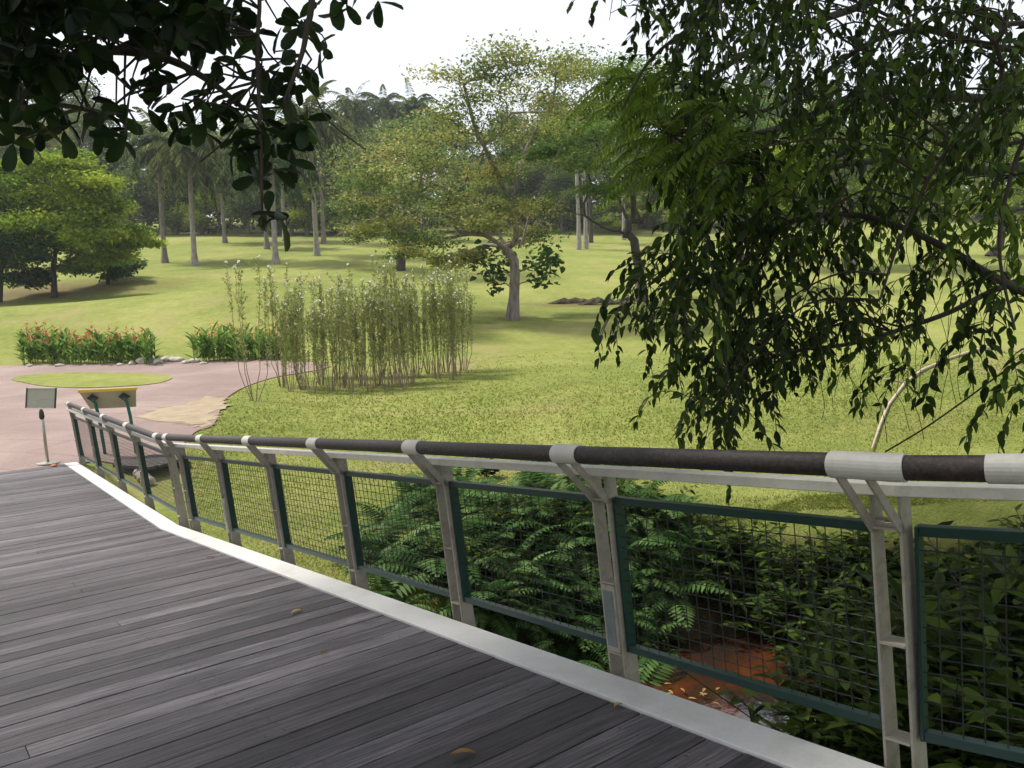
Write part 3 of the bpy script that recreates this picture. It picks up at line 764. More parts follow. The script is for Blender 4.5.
# spreading tree in the middle
g1 = gpix(512, 320); g1 = at(512, 320, g1[1]); Y1 = g1[1]
rg = np.random.default_rng(3); bl = []
outl1 = [(470, 75, 26, 10), (500, 62, 26, 10), (545, 58, 30, 10), (575, 72, 24, 12), (520, 90, 34, 14), (465, 105, 26, 12), (430, 130, 28, 12), (480, 135, 30, 12), (560, 105, 30, 14), (535, 130, 30, 12),
         (400, 155, 26, 12), (440, 165, 26, 12), (375, 180, 24, 10), (410, 190, 26, 10), (360, 205, 20, 9), (500, 165, 26, 12), (455, 200, 24, 10), (480, 220, 22, 9),
         (395, 225, 24, 9), (430, 240, 22, 8), (505, 205, 22, 10), (545, 205, 24, 10), (470, 255, 16, 8), (440, 262, 14, 6), (530, 235, 20, 8), (410, 252, 16, 6), (365, 232, 16, 7)]
LB1 = [[(505, 250, 0), (490, 238, -.5), (470, 234, -1), (445, 238, -1.5), (418, 232, -2)], [(506, 246, .3), (492, 225, 1), (470, 203, 1.5), (445, 188, 2), (415, 178, 2)],
       [(515, 240, 0), (513, 205, -.4), (520, 165, -.2), (526, 125, 0), (520, 88, .3)], [(524, 243, 0), (540, 224, -1), (556, 205, -2), (570, 190, -2.5)],
       [(521, 160, 0), (535, 130, 1), (552, 98, 1.5), (562, 70, 1.5)], [(512, 205, 0), (495, 170, -1), (478, 135, -2), (468, 102, -2.5)],
       [(520, 246, .5), (534, 205, 2), (552, 165, 3), (572, 125, 3)], [(505, 248, .5), (485, 245, 2), (462, 252, 3), (440, 258, 3.5)]]
px_tree('spreading_tree', g1, Y1, outl1, [(512, 320), (514, 298), (515, 275), (514, 260)], .27, mat['leaf_t1'], mat['bark'],
        'tall spreading tree with thin yellowing crown and pale trunk in the middle of the lawn', n=230, L=.17, seed=11, tone=(.0, .95), ydep=4.5, sub=6, fork=3, limbs=LB1)
# low leafy suckers round its fork
lv = Leaves(); r3 = np.random.default_rng(5); root = empty('young_tree', g1 + np.array([.1, 1.2, 0])); tag(root, 'small dark leafy young tree growing behind the trunk of the yellowing tree', 'tree')
cs = []
for px, py in ((483, 262), (490, 275), (500, 270), (495, 285), (540, 262), (548, 275), (535, 280), (545, 250), (528, 268), (480, 250), (552, 262), (505, 258)):
    c = at(px, py, Y1 + 1.2) - g1 - np.array([.1, 1.2, 0]); cs.append(c); leafset(lv, c, 26, (.5, .5, .35), .38, r3, .3, .9, .7)
wd_, _ = grow([(0, 0, -.1), (0, 0, .8), (0.02, 0, 1.5), (0, 0, 2.0)], cs, .07, r3, fork=2); wd_.build('trunk', mat['bark'], root); lv.build('crown', mat['leaf_dark'], root, 'oval')

g2 = gpix(642, 302); Y2 = g2[1]
outl2 = [(600, 75, 26, 9), (640, 70, 30, 10), (680, 85, 30, 10), (620, 100, 28, 9), (570, 128, 24, 8), (552, 138, 22, 7), (585, 118, 22, 7), (540, 152, 16, 6), (605, 135, 30, 9), (650, 120, 30, 9), (700, 110, 30, 10), (735, 100, 26, 10), (585, 160, 22, 8), (625, 165, 24, 8), (560, 150, 18, 7), (680, 150, 28, 9), (720, 145, 26, 9),
         (750, 130, 24, 9), (600, 190, 16, 6), (660, 185, 20, 7), (710, 180, 20, 7), (640, 95, 24, 9)]
LB2 = [[(625, 233, 0), (605, 228, -1), (585, 216, -1.5), (563, 208, -2)], [(628, 222, 0), (615, 192, .5), (603, 165, 1), (596, 142, 1)], [(634, 215, 0), (632, 180, -1), (640, 148, -1), (650, 122, -1)],
       [(642, 220, 0), (658, 192, 1), (680, 162, 2), (700, 138, 2)], [(640, 218, 0), (625, 175, 2), (630, 140, 2.5), (618, 105, 3)]]
px_tree('layered_tree', g2, Y2, outl2, [(646, 302), (641, 280), (636, 255), (634, 240)], .30, mat['leaf_t2'], mat['bark_dark'],
        'dark trunked layered tree with flat green crown, right of the yellowing tree', n=260, L=.2, seed=12, ydep=4.5, sub=6, fork=3, limbs=LB2)

# left group
def leafy(name, base_px, blobs, trunk, r, m_, label, seed, n=500, L=.24, bark='bark_dark', ydep=3, Y=None, sub=6, group=None, tone=(.1, .9)):
    g = gpix(*base_px)
    if Y: g = at(base_px[0], base_px[1], Y); g[2] = h1(g[0], g[1])
    return px_tree(name, g, g[1], blobs, trunk, r, mat[m_], mat[bark], label, n=n, L=L, seed=seed, ydep=ydep, sub=sub, group=group, tone=tone, fsc=.62)
leafy('broad_tree', (54, 298), [(20, 175, 26, 14), (55, 170, 26, 14), (85, 180, 24, 14), (35, 195, 28, 16), (70, 205, 28, 16), (105, 205, 22, 15), (50, 225, 28, 16), (90, 230, 26, 16), (125, 235, 20, 12), (115, 250, 20, 12), (60, 250, 26, 14), (85, 262, 22, 10), (20, 220, 24, 16), (140, 243, 12, 8), (10, 190, 20, 14), (40, 165, 20, 10)],
      [(54, 298), (54, 280), (53, 268), (55, 255)], .17, 'leaf_left', 'broad bright yellow green tree at the left edge of the lawn', 21, n=520, L=.25)
leafy('round_tree', (-2, 303), [(-5, 215, 26, 18), (20, 225, 20, 16), (5, 245, 26, 18), (28, 252, 18, 14), (-20, 240, 24, 18), (10, 270, 24, 12), (30, 275, 14, 9), (-15, 265, 20, 14)],
      [(-2, 303), (0, 285), (0, 275), (2, 262)], .18, 'leaf_dark', 'rounded deep green tree cut by the left edge of the view', 22, n=480, L=.25)
leafy('small_tree', (108, 283), [(100, 245, 14, 10), (115, 252, 14, 10), (105, 265, 14, 8), (125, 262, 12, 8), (92, 262, 10, 8), (115, 272, 10, 6)],
      [(108, 283), (108, 275), (108, 270)], .12, 'leaf_dark', 'small dark bushy tree at the right foot of the broad bright tree', 23, n=300, L=.28)

# ------------------------------------------------------------------ palms
def palm_proto(seed, Hh, nf=34, FL=4.2):
    rg = np.random.default_rng(seed); root = empty('palm_tree')
    mb = MB(); k = 14; pts = []; rr = []
    lean = rg.normal(size=2) * .25
    for i in range(k + 1):
        t = i / k; pts.append((lean[0] * t * t, lean[1] * t * t, Hh * t - .2)); rr.append(.25 - .06 * t + (.18 * (1 - t * 8) if t < .12 else 0))
    mb.tube(pts, rr, 10, cap=False); mb.build('trunk', mat['bark_pale'] if seed % 2 else mat['bark'], root, smooth=True)
    top = np.array(pts[-1]); lv = Leaves(); rb = MB()
    for f in range(nf):
        a = 2.4 * f + rg.uniform(-.2, .2); el = 1.3 - 1.9 * (f / nf) + rg.uniform(-.12, .12); L = FL * rg.uniform(.85, 1.1)
        d = np.array([math.cos(a) * math.cos(el), math.sin(a) * math.cos(el), math.sin(el)]); p = top.copy(); P = [p.copy()]; n = 16
        for i in range(n):
            p = p + d * L / n; d = nrm(d + np.array([0, 0, -.12 - .07 * i / n])); P.append(p.copy())
        P = np.array(P); rb.tube(P[::4], [.05, .04, .03, .02, .01], 4, cap=False)
        side = nrm(np.cross(P[4] - P[0], (0, 0, 1.0)))
        for i in range(2, n + 1):
            t = i / n; dd = nrm(P[i] - P[i - 1])
            for s_ in (-1, 1):
                for j in range(3):
                    q = P[i] + (P[i - 1] - P[i]) * j / 3
                    ll = L * .18 * math.sin(PI * min(1, .25 + t * .72)) + .12
                    D = dd * .55 + side * s_ * .8 + np.array([0, 0, -.55 - .35 * rg.random()])
                    lv.add1(q, D, dd + rg.normal(size=3) * .3, ll * rg.uniform(.8, 1.15), .21, rg.uniform(0, 1))
    # skirt of dead hanging fronds
    rb.build('frond_stems', mat['palm'], root); lv.build('crown', mat['palm'], root)
    return root
palms = [((195, 266), 150, 0), ((165, 263), 142, 1), ((225, 243), 158, 1), ((276, 264), 148, 0), ((267, 249), 160, 1), ((285, 241), 140, 0), ((292, 235), 150, 1), ((317, 256), 118, 0), ((324, 244), 130, 1), ((345, 236), 165, 0)]
plab = ['tall palm with stout pale trunk, nearest of the left palms', 'palm with a dark straight trunk just left of the stout pale one', 'slender palm standing alone near the wood edge', 'palm with a pale trunk in front of the palm group above the tall shrubs',
        'palm behind and left of the front pale trunk above the tall shrubs', 'dark trunked palm set back in the middle of the palm group', 'farthest palm of the group, thin trunk against the wood', 'tall pale trunked palm at the right of the palm group',
        'thin palm just behind the tall pale one at the right of the group', 'short palm at the wood edge, rightmost of the palm row']
protos = [palm_proto(1, 10, 38, 6.2), palm_proto(2, 10, 34, 5.6)]
used = set()
for i, ((px, py), ct, pi_) in enumerate(palms):
    g = gpix(px, py); Hh = at(px, ct, g[1])[2] - g[2]
    o = protos[pi_] if pi_ not in used else copy_tree(protos[pi_]); used.add(pi_)
    sxy = .95 ; o.location = g; o.scale = (sxy, sxy, Hh / 10 if Hh > 4 else 1); o.rotation_euler = (0, 0, i * 1.9)
    # crowns keep their shape: only the trunk is stretched
    for ch in o.children:
        if not ch.name.startswith('trunk'): ch.scale = (1, 1, sxy / o.scale[2]); ch.location = (0, 0, 9.8 * (1 - ch.scale[2]))
    tag(o, plab[i], 'palm', 'palms at the edge of the wood')
for i, (px, py, Y) in enumerate(((352, 92, 135), (383, 90, 140), (412, 93, 138), (440, 110, 132), (15, 120, 125), (88, 105, 130))):
    top = at(px, py + 15, Y); z0 = h1(top[0], top[1]); o = copy_tree(protos[i % 2]); Hh = top[2] - z0
    o.location = (top[0], top[1], z0); o.scale = (1.0, 1.0, Hh / 10); o.rotation_euler = (0, 0, i * 2.3)
    for ch in o.children:
        if not ch.name.startswith('trunk'): ch.scale = (1, 1, 1 / o.scale[2]); ch.location = (0, 0, 9.8 * (1 - ch.scale[2]))
    tag(o, 'far palm whose feathery top rises above the wood against the white sky', 'palm', 'palms rising behind the wood')

# ------------------------------------------------------------------ the wood behind
def wood_proto(name, seed, Ht, Rw, n=26, nl=420, L=.5, lowc=.25, bark='bark', leaf='leaf_bg'):
    rg = np.random.default_rng(seed); root = empty(name); lv = Leaves(); cs = []
    for k in range(n):
        t = rg.uniform(lowc, 1) ; a = rg.uniform(0, 2 * PI); prof = math.sin(PI * min(1, (t - lowc) / (1 - lowc) * .8 + .2)) ** .6
        r = Rw * prof * rg.uniform(.3, 1); c = np.array([r * math.cos(a), r * math.sin(a), Ht * t * .95]); cs.append(c)
        leafset(lv, c, nl, (Rw * .34, Rw * .34, Ht * .065), L, rg, .05, .95)
    wb, _ = grow([(0, 0, -.3), (.1, 0, Ht * .12), (0, .1, Ht * .24), (.1, .1, Ht * .34)], cs, .3, rg, tip_r=.03, fork=1)
    wb.build('trunk', mat[bark], root, smooth=True); lv.build('crown', mat[leaf], root)
    return root
wp = [wood_proto('wood_tree', 31, 16, 5.5), wood_proto('wood_tree', 32, 20, 6, n=30), wood_proto('wood_tree', 33, 11, 5, lowc=.12, leaf='leaf_left'), wood_proto('wood_tree', 34, 17, 5, lowc=.45, bark='bark_pale')]
wl = ['tall broad crowned tree in the wood behind the palms', 'very tall tree of the wood with its top against the white sky', 'low bright bushy tree along the wood edge', 'pale trunked tree with a high crown at the wood edge']
used = set()
def place_wood(k, px, Y, ztop=None, s=1.0, lab=None):
    d = ray(px, 240); x = d[0] * Y / d[1]; z = h1(x, Y)
    o = wp[k] if k not in used else copy_tree(wp[k]); used.add(k)
    o.location = (x, Y, z); sz = s
    if ztop is not None:
        hh = at(px, ztop, Y)[2] - z; sz = hh / (16, 20, 11, 17)[k]
    o.scale = (s, s, sz); o.rotation_euler = (0, 0, rnd.uniform(0, 6.28)); tag(o, lab or wl[k], 'tree', 'trees of the wood beyond the lawn'); return o
# front edge row (low), middle row, back row (tall); the skyline is read off the photograph
skyl = [(-120, 60), (0, 70), (40, 58), (75, 55), (110, 90), (150, 115), (200, 120), (260, 115), (330, 118), (370, 108), (420, 105), (470, 120), (560, 90), (640, 85), (700, 75), (760, 70), (830, 80), (900, 85), (980, 80), (1100, 80)]
def skyy(px): return float(np.interp(px, [a for a, _ in skyl], [b for _, b in skyl]))
for i, px in enumerate(range(-110, 1180, 52)):
    place_wood(1 if i % 3 else 0, px + rnd.uniform(-12, 12), 140 + rnd.uniform(-6, 8), skyy(px) + rnd.uniform(-6, 10), 1.05)
for i, px in enumerate(range(-90, 1180, 60)):
    place_wood((0, 3, 0, 1)[i % 4], px + rnd.uniform(-14, 14), 122 + rnd.uniform(-5, 6), skyy(px) + 25 + rnd.uniform(-8, 30), .85)
for i, px in enumerate(range(-60, 1180, 34)):
    place_wood(2 if i % 3 else 0, px + rnd.uniform(-14, 14), 114 + rnd.uniform(-1, 6), 182 + rnd.uniform(-20, 16), .62)
# pale tall tree between palms and the spreading tree
g = at(400, 262, 66); g[2] = h1(g[0], g[1])
px_tree('pale_tree', g, 66, [(340, 185, 20, 9), (350, 150, 22, 10), (380, 135, 26, 10), (415, 125, 26, 10), (370, 165, 24, 10), (405, 160, 26, 10), (440, 150, 24, 10), (355, 200, 20, 8), (395, 190, 24, 9), (430, 185, 24, 9), (460, 165, 22, 9), (345, 222, 16, 6), (380, 215, 20, 7), (420, 212, 20, 8)],
        [(400, 258), (402, 240), (404, 225), (404, 210)], .3, mat['leaf_t1'], mat['bark_dark'], 'airy pale green tree left of and behind the yellowing tree', n=160, L=.24, seed=41, tone=(.0, .6), ydep=4, sub=4, fork=1)
# trees right, seen through the hanging leaves
leafy('parkland_tree', (850, 268), [(800, 150, 30, 14), (840, 130, 32, 14), (880, 140, 32, 14), (920, 160, 28, 14), (780, 180, 26, 12), (830, 175, 30, 14), (880, 185, 28, 12), (860, 110, 30, 12), (760, 160, 26, 12), (930, 185, 22, 10), (810, 110, 26, 12)],
      [(850, 268), (848, 245), (846, 225), (845, 205)], .38, 'leaf_left', 'yellow green tree on the right lawn seen through the hanging leaves', 42, n=320, L=.25, bark='bark')
leafy('parkland_tree', (740, 262), [(700, 190, 24, 12), (740, 175, 28, 12), (780, 190, 24, 12), (720, 205, 24, 10), (760, 210, 24, 10), (690, 160, 24, 12), (735, 150, 28, 12), (775, 160, 24, 12)],
      [(740, 258), (740, 245), (740, 228), (740, 215)], .3, 'leaf_left', 'smaller bright tree between the layered tree and the right lawn tree', 43, n=320, L=.25, Y=72)
leafy('parkland_tree', (990, 255), [(960, 170, 30, 14), (1000, 150, 32, 14), (1050, 160, 32, 14), (980, 200, 28, 12), (1030, 195, 30, 12), (1070, 190, 24, 12), (1000, 120, 30, 14)],
      [(1000, 262), (1000, 245), (1002, 228), (1002, 212)], .35, 'leaf_left', 'bright green tree at the far right edge of the lawn', 44, n=320, L=.25, Y=70)
# straight pale trunks near the wood edge on the right of the spreading tree
def tall_trunk(px, py, lab, seed, topy=120, m_='bark_pale', rr=.22):
    g = gpix(px, py, 60); rg = np.random.default_rng(seed); root = empty('slender_tree', g); Y = g[1]; top = at(px, topy, Y)[2] - g[2]
    cs = []; lv = Leaves()
    for k in range(9):
        c = np.array([rg.uniform(-2.2, 2.2), rg.uniform(-2, 2), top * rg.uniform(.68, 1)]); cs.append(c); leafset(lv, c, 160, (1.3, 1.3, .7), .36, rg, .1, .9)
    wb, _ = grow([(0, 0, -.2), (.05, 0, top * .25), (0, 0, top * .5), (0, 0, top * .65)], cs, rr, rg, tip_r=.03, fork=2); wb.build('trunk', mat[m_], root, smooth=True); lv.build('crown', mat['leaf_bg'], root)
    tag(root, lab, 'tree', 'slender trunks at the far lawn edge')
for a in ((579, 250, 'slender pale trunk, left one of the close pair right of the yellowing tree', 51), (586, 249, 'slender pale trunk, right one of the close pair right of the yellowing tree', 52), (591, 243, 'thin dark trunk just right of the close pale pair', 53, 120, 'bark_dark'),
          (624, 240, 'pale trunk directly left of the layered tree trunk, far behind it', 54), (356, 238, 'slender trunk at the wood edge just right of the palms', 55), (372, 237, 'slender trunk at the wood edge left of the pale green tree', 56, 140, 'bark'), (386, 239, 'slender pale trunk behind the pale green tree', 57), (424, 240, 'slender dark trunk between the two airy trees', 58, 130, 'bark_dark')): tall_trunk(*a)
# dark low growth in the wood: nobody could count it
lv = Leaves(); rg = np.random.default_rng(61)
for k in range(800):
    x = rg.uniform(-120, 130); y = rg.uniform(117, 150); z = h1(x, y); leafset(lv, (x, y, z + rg.uniform(.3, 9)), 60, (3, 2.2, 1.8), .8, rg, 0, .6)
tag(lv.build('wood_understorey', mat['leaf_bg']), 'dark low growth filling the foot of the wood', 'undergrowth', kind='stuff')

# root mound and mulch strip by the trees
mb = MB(); rg = np.random.default_rng(62)
P0 = gpix(585, 303)
root = empty('surface_roots', P0); tag(root, 'low dark hump of surface roots and earth between the two big lawn trees', 'roots')
for k in range(16):
    a = gpix(548 + k * 5, 303 + rg.uniform(-2, 3)) - P0; b = a + np.array([rg.uniform(.6, 1.6), rg.uniform(-.3, .3), 0])
    mb.tube([a + (0, 0, -.05), (a + b) / 2 + (0, 0, .12), b + (0, 0, -.05)], [.10, .16, .08], 6)
mb.build('roots', mat['earth'], root)
for i, (px, py) in enumerate(((502, 321), (522, 322))):
    pass

# ------------------------------------------------------------------ cannas and tall shrubs
def canna_proto(seed, flower):
    rg = np.random.default_rng(seed); root = empty('canna_plant'); lv = Leaves(); mb = MB(); fl = Leaves()
    for st in range(5):
        bx, by = rg.uniform(-.28, .28, 2); h = rg.uniform(.75, 1.25); mb.tube([(bx, by, -.05), (bx * 1.2, by * 1.2, h)], [.018, .01], 5, cap=False)
        for k in range(7):
            z = h * (.12 + .85 * k / 7); a = rg.uniform(0, 6.28); el = rg.uniform(.5, 1.2)
            D = (math.cos(a) * math.cos(el), math.sin(a) * math.cos(el), math.sin(el)); N_ = (-math.cos(a) * math.sin(el), -math.sin(a) * math.sin(el), math.cos(el))
            lv.add1((bx, by, z), D, N_, rg.uniform(.35, .5), rg.uniform(.10, .16), rg.uniform(0, 1))
        if flower and rg.random() < .75:
            fl = Leaves()
            for k in range(7): fl.add1(np.array([bx * 1.2, by * 1.2, h + .02 + .03 * k]), rg.normal(size=3) + (0, 0, .6), rg.normal(size=3), .11, .07, rg.uniform(0, 1))
            fl.build('flower', mat['flower_red'] if flower == 1 else mat['flower_yel'], root, 'rhomb')
    mb.build('stems', mat['canna'], root); lv.build('leaves', mat['canna'], root, 'oval')
    return root
cp = [canna_proto(71, 1), canna_proto(72, 1), canna_proto(73, 2), canna_proto(74, 2), canna_proto(75, 0)]
for c_ in cp: c_.location = (0, 0, -50)
used_c = set()
def put_canna(k, x, y, s, lab, grp):
    o = cp[k] if k not in used_c else copy_tree(cp[k]); used_c.add(k)
    o.location = (x, y, h1(x, y)); o.scale = (s, s, s); o.rotation_euler = (0, 0, rnd.uniform(0, 6.28)); tag(o, lab, 'plant', grp)
for i in range(30):
    px = 26 + (i % 15) * 8.9 + rnd.uniform(-2, 2); g = gpix(px, 363.5); yy = g[1] + (0 if i < 15 else 1.0) + rnd.uniform(-.2, .2)
    put_canna((0, 1, 0, 1, 4)[i % 5], g[0] * yy / g[1], yy, rnd.uniform(.85, 1.15), 'red flowering canna plant with broad upright leaves in the left plaza bed' if i % 5 != 4 else 'canna plant without flowers among the red ones in the left bed', 'canna plants in the left bed')
for i in range(22):
    px = 203 + (i % 11) * 8.6 + rnd.uniform(-2, 2); g = gpix(px, 361); yy = g[1] + (0 if i < 11 else 1.0) + rnd.uniform(-.2, .2)
    put_canna((2, 4, 3)[i % 3], g[0] * yy / g[1], yy, rnd.uniform(.85, 1.2), 'orange flowering canna plant in the bed behind the tall shrubs' if i % 3 != 1 else 'canna plant without flowers in the bed behind the tall shrubs', 'canna plants in the right bed')

def shrub_proto(seed, ns=8, Ht=3.3, spread=.4):
    rg = np.random.default_rng(seed); root = empty('tall_shrub'); mb = MB(); lv = Leaves(); fl = Leaves()
    for k in range(ns):
        a = rg.uniform(0, 6.28); r = spread * rg.uniform(.3, 1); h = Ht * rg.uniform(.66, 1.1)
        b = np.array([.08 * math.cos(a), .08 * math.sin(a), -.05]); m = np.array([r * math.cos(a) * .8, r * math.sin(a) * .8, h * .22]); t = np.array([r * math.cos(a) * 1.1 + rg.normal() * .07, r * math.sin(a) * 1.1 + rg.normal() * .07, h])
        pts = [b, m * .6 + b * .4 + rg.normal(size=3) * .02, m, m * .6 + t * .4 + rg.normal(size=3) * .03, m * .25 + t * .75 + rg.normal(size=3) * .03, t]
        mb.tube(pts, [.015, .013, .011, .008, .006, .003], 5, cap=False)
        P = np.array(pts)
        for j in range(120):
            u = rg.uniform(.06, 1.0); q = m + (t - m) * u + rg.normal(size=3) * .015
            d = nrm(rg.normal(size=3) * (1, 1, .3) + (0, 0, .9))
            lv.add1(q + d * .01, d, rg.normal(size=3), rg.uniform(.06, .12), .026, rg.uniform(0, 1))
        for j in range(4):   # short side twigs
            u = rg.uniform(.45, .9); q = m + (t - m) * u; d = nrm(rg.normal(size=3) * (1, 1, 0) + (0, 0, 1.6)); L = rg.uniform(.25, .55); mb.tube([q, q + d * L], [.006, .003], 4, cap=False)
            for z in range(18): lv.add1(q + d * L * rg.random(), nrm(rg.normal(size=3) + (0, 0, .8)), rg.normal(size=3), rg.uniform(.06, .11), .026, rg.uniform(0, 1))
            if rg.random() < .2:
                fl = Leaves()
                for z in range(4): fl.add1(q + d * L, rg.normal(size=3) + (0, 0, .5), rg.normal(size=3), .055, .05, rg.random())
                fl.build('flower', mat['flower_wht'], root)
        fl = Leaves()
        for z in range(3): fl.add1(t, rg.normal(size=3) + (0, 0, .5), rg.normal(size=3), .07, .06, rg.random())
        fl.build('flower', mat['flower_wht'], root)
    mb.build('stems', mat['stem'], root, smooth=True); lv.build('leaves', mat['shrubleaf'], root)
    return root
shp = [shrub_proto(81, 9), shrub_proto(82, 8), shrub_proto(83, 10, 3.2), shrub_proto(84, 7, 3.4)]
used_s = set()
spots = [(283, 387), (291, 392), (303, 390), (312, 394), (322, 385), (331, 392), (343, 388), (352, 393), (362, 386), (370, 391), (378, 386), (387, 390), (396, 384), (404, 388), (412, 383), (298, 380), (337, 379), (358, 378), (382, 378), (405, 377), (320, 378), (418, 377)]
def put_shrub(k, px, py, s, lab, grp, asx=None):
    g = gpix(px, py); o = shp[k] if k not in used_s else copy_tree(shp[k]); used_s.add(k)
    o.location = (g[0], g[1], h1(g[0], g[1])); o.scale = (s * .95, s * .95, s); o.rotation_euler = (0, 0, rnd.uniform(0, 6.28)); tag(o, lab, 'shrub', grp)
for i, (px, py) in enumerate(spots): put_shrub(i % 4, px, py, rnd.uniform(.8, 1.1), 'tall upright many stemmed shrub with tiny white flowers in the dense clump by the plaza', 'tall shrubs in the dense clump')
for i, (px, py) in enumerate(((430, 374), (438, 379), (446, 373), (458, 376), (464, 371), (452, 380))): put_shrub((i + 1) % 4, px, py, rnd.uniform(.95, 1.05), 'tall upright shrub in the smaller clump right of the dense one', 'tall shrubs in the smaller right clump')
sh = shrub_proto(85, 5, 3.9, .75); g = gpix(255, 401); sh.location = (g[0], g[1], h1(g[0], g[1])); tag(sh, 'sparse tall shrub with spreading bare stems standing alone left of the dense clump', 'shrub')

# ------------------------------------------------------------------ bank plants: ferns, leafy undergrowth
def fern_proto(seed, nf=11, FL=.75):
    rg = np.random.default_rng(seed); root = empty('fern'); lv = Leaves(); mb = MB()
    for f in range(nf):
        a = 2.4 * f + rg.uniform(-.3, .3); el = rg.uniform(.5, 1.25); L = FL * rg.uniform(.7, 1.15); n = 17
        d = np.array([math.cos(a) * math.cos(el), math.sin(a) * math.cos(el), math.sin(el)]); p = np.zeros(3); P = [p.copy()]; tn = rg.uniform(0, 1)
        for i in range(n): p = p + d * L / n; d = nrm(d + np.array([0, 0, -.10])); P.append(p.copy())
        P = np.array(P); mb.tube(P[::4], [.004, .0035, .003, .002, .001][:len(P[::4])], 3, cap=False); side = nrm(np.cross(P[3] - P[0], (0, 0, 1.0)))
        for i in range(3, n + 1):
            t = i / n; dd = nrm(P[i] - P[i - 1]); ll = L * .26 * math.sin(PI * (.12 + .86 * t)) ** .8
            for s_ in (-1, 1):
                lv.add1(P[i], side * s_ + dd * .35 + np.array([0, 0, -.15]), np.cross(side, dd) + rg.normal(size=3) * .12, ll, L * .052, np.clip(tn + rg.normal() * .12, 0, 1))
    mb.build('stems', mat['fern'], root); lv.build('fronds', mat['fern'], root, 'lance'); return root
def bush_proto(seed, n=16, R=.4, L=.11, name='leafy_plant'):
    rg = np.random.default_rng(seed); root = empty(name); lv = Leaves(); mb = MB()
    for k in range(n):
        a = rg.uniform(0, 6.28); el = rg.uniform(.35, 1.4); h = R * rg.uniform(.8, 1.7); d = np.array([math.cos(a) * math.cos(el), math.sin(a) * math.cos(el), math.sin(el)])
        tip = d * h; mid = tip * .5 + np.array([0, 0, .06]); mb.tube([(0, 0, -.03), mid, tip], [.006, .004, .002], 4, cap=False)
        for j in range(14):
            t = .25 + .75 * j / 14; q = mid * 2 * t if t < .5 else mid + (tip - mid) * (t - .5) * 2
            s_ = 1 if j % 2 else -1; sd_ = nrm(np.cross(d, (0, 0, 1.0))) * s_
            lv.add1(q, sd_ + d * .5 + rg.normal(size=3) * .35 - (0, 0, .2), (0, 0, 1) + rg.normal(size=3) * .35, L * rg.uniform(.6, 1.2), L * .36, rg.uniform(0, 1))
    mb.build('stems', mat['twig'], root); lv.build('leaves', mat['under'], root, 'oval'); return root
fp = [fern_proto(91), fern_proto(92, 13, .65), fern_proto(93, 9, .85)]
bp = [bush_proto(94), bush_proto(95, 20, .5, .13), bush_proto(96, 12, .35, .18)]
uf, ub = set(), set()
rg = np.random.default_rng(97)
def put_fern(k, x, y, s, lab, grp):
    o = fp[k] if k not in uf else copy_tree(fp[k]); uf.add(k); o.location = (x, y, h1(x, y)); o.scale = (s,) * 3; o.rotation_euler = (rg.uniform(-.2, .2), rg.uniform(-.2, .2), rg.uniform(0, 6.28)); tag(o, lab, 'fern', grp)
def put_bush(k, x, y, s, lab, grp, dz=0):
    o = bp[k] if k not in ub else copy_tree(bp[k]); ub.add(k); o.location = (x, y, h1(x, y) + dz); o.scale = (s,) * 3; o.rotation_euler = (0, 0, rg.uniform(0, 6.28)); tag(o, lab, 'plant', grp)
def inside(px, py, poly):
    c = False
    for i in range(len(poly)):
        (ax, ay), (bx, by) = poly[i], poly[i - 1]
        if (ay > py) != (by > py) and px < (bx - ax) * (py - ay) / (by - ay) + ax: c = not c
    return c
fern_poly = [(355, 560), (385, 505), (430, 480), (520, 472), (610, 470), (680, 500), (700, 560), (690, 640), (640, 660), (600, 665), (520, 640), (440, 610), (380, 590)]
n = 0
while n < 105:
    px, py = rg.uniform(350, 720), rg.uniform(465, 690)
    if not inside(px, py, fern_poly): continue
    g = gpix(px, py)
    put_fern(n % 3, g[0], g[1], rg.uniform(.55, 1.1), 'arching green fern on the shaded bank behind the railing panels', 'ferns on the stream bank'); n += 1
for k in range(46):
    px, py = rg.uniform(370, 700), rg.uniform(478, 650)
    if inside(px, py, fern_poly): g = gpix(px, py); put_bush(k % 3, g[0], g[1], rg.uniform(.5, .95), 'small broad leaved plant growing among the ferns of the bank', 'leafy plants among the bank ferns')
for px, py in ((455, 655), (520, 668), (560, 675), (400, 612), (615, 705), (640, 700), (380, 592), (600, 690)):
    g = gpix(px, py); put_fern(n % 3, g[0], g[1], .7, 'fern close under the deck edge of the bridge', 'ferns beside the deck edge'); n += 1
bush_poly = [(650, 540), (760, 570), (900, 585), (1060, 575), (1100, 800), (800, 800), (830, 740), (800, 680), (760, 650), (700, 620), (660, 570)]
n = 0
while n < 150:
    px, py = rg.uniform(600, 1100), rg.uniform(470, 800)
    if not inside(px, py, bush_poly): continue
    g = gpix(px, py)
    if g[1] < 3.4 or inside(px, py, [(640, 655), (745, 645), (830, 690), (850, 790), (700, 775), (640, 700)]): n += 1; continue
    put_bush(n % 3, g[0], g[1], rg.uniform(.6, 1.3), 'low leafy plant crowding the right side of the stream gully', 'leafy plants in the stream gully'); n += 1
for px, py in ((835, 790), (850, 775), (870, 770), (660, 668)):
    g = gpix(px, py); put_bush(n % 3, g[0], g[1], rg.uniform(.5, .9), 'bright leafy plant on the near margin of the stream', 'leafy plants on the near stream margin'); n += 1
for i, (px, py, s_) in enumerate(((925, 650, 1.7), (975, 670, 1.9), (1020, 650, 1.9), (1070, 690, 2.0), (860, 640, 1.4), (1050, 610, 1.7), (790, 630, 1.3), (985, 740, 1.6), (1040, 750, 1.7))):
    g = gpix(px, py); put_bush((1, 0, 1, 2)[i % 4], g[0], g[1], s_, 'tall leafy sapling rising from the gully behind the near railing panels', 'saplings behind the near railing panels')
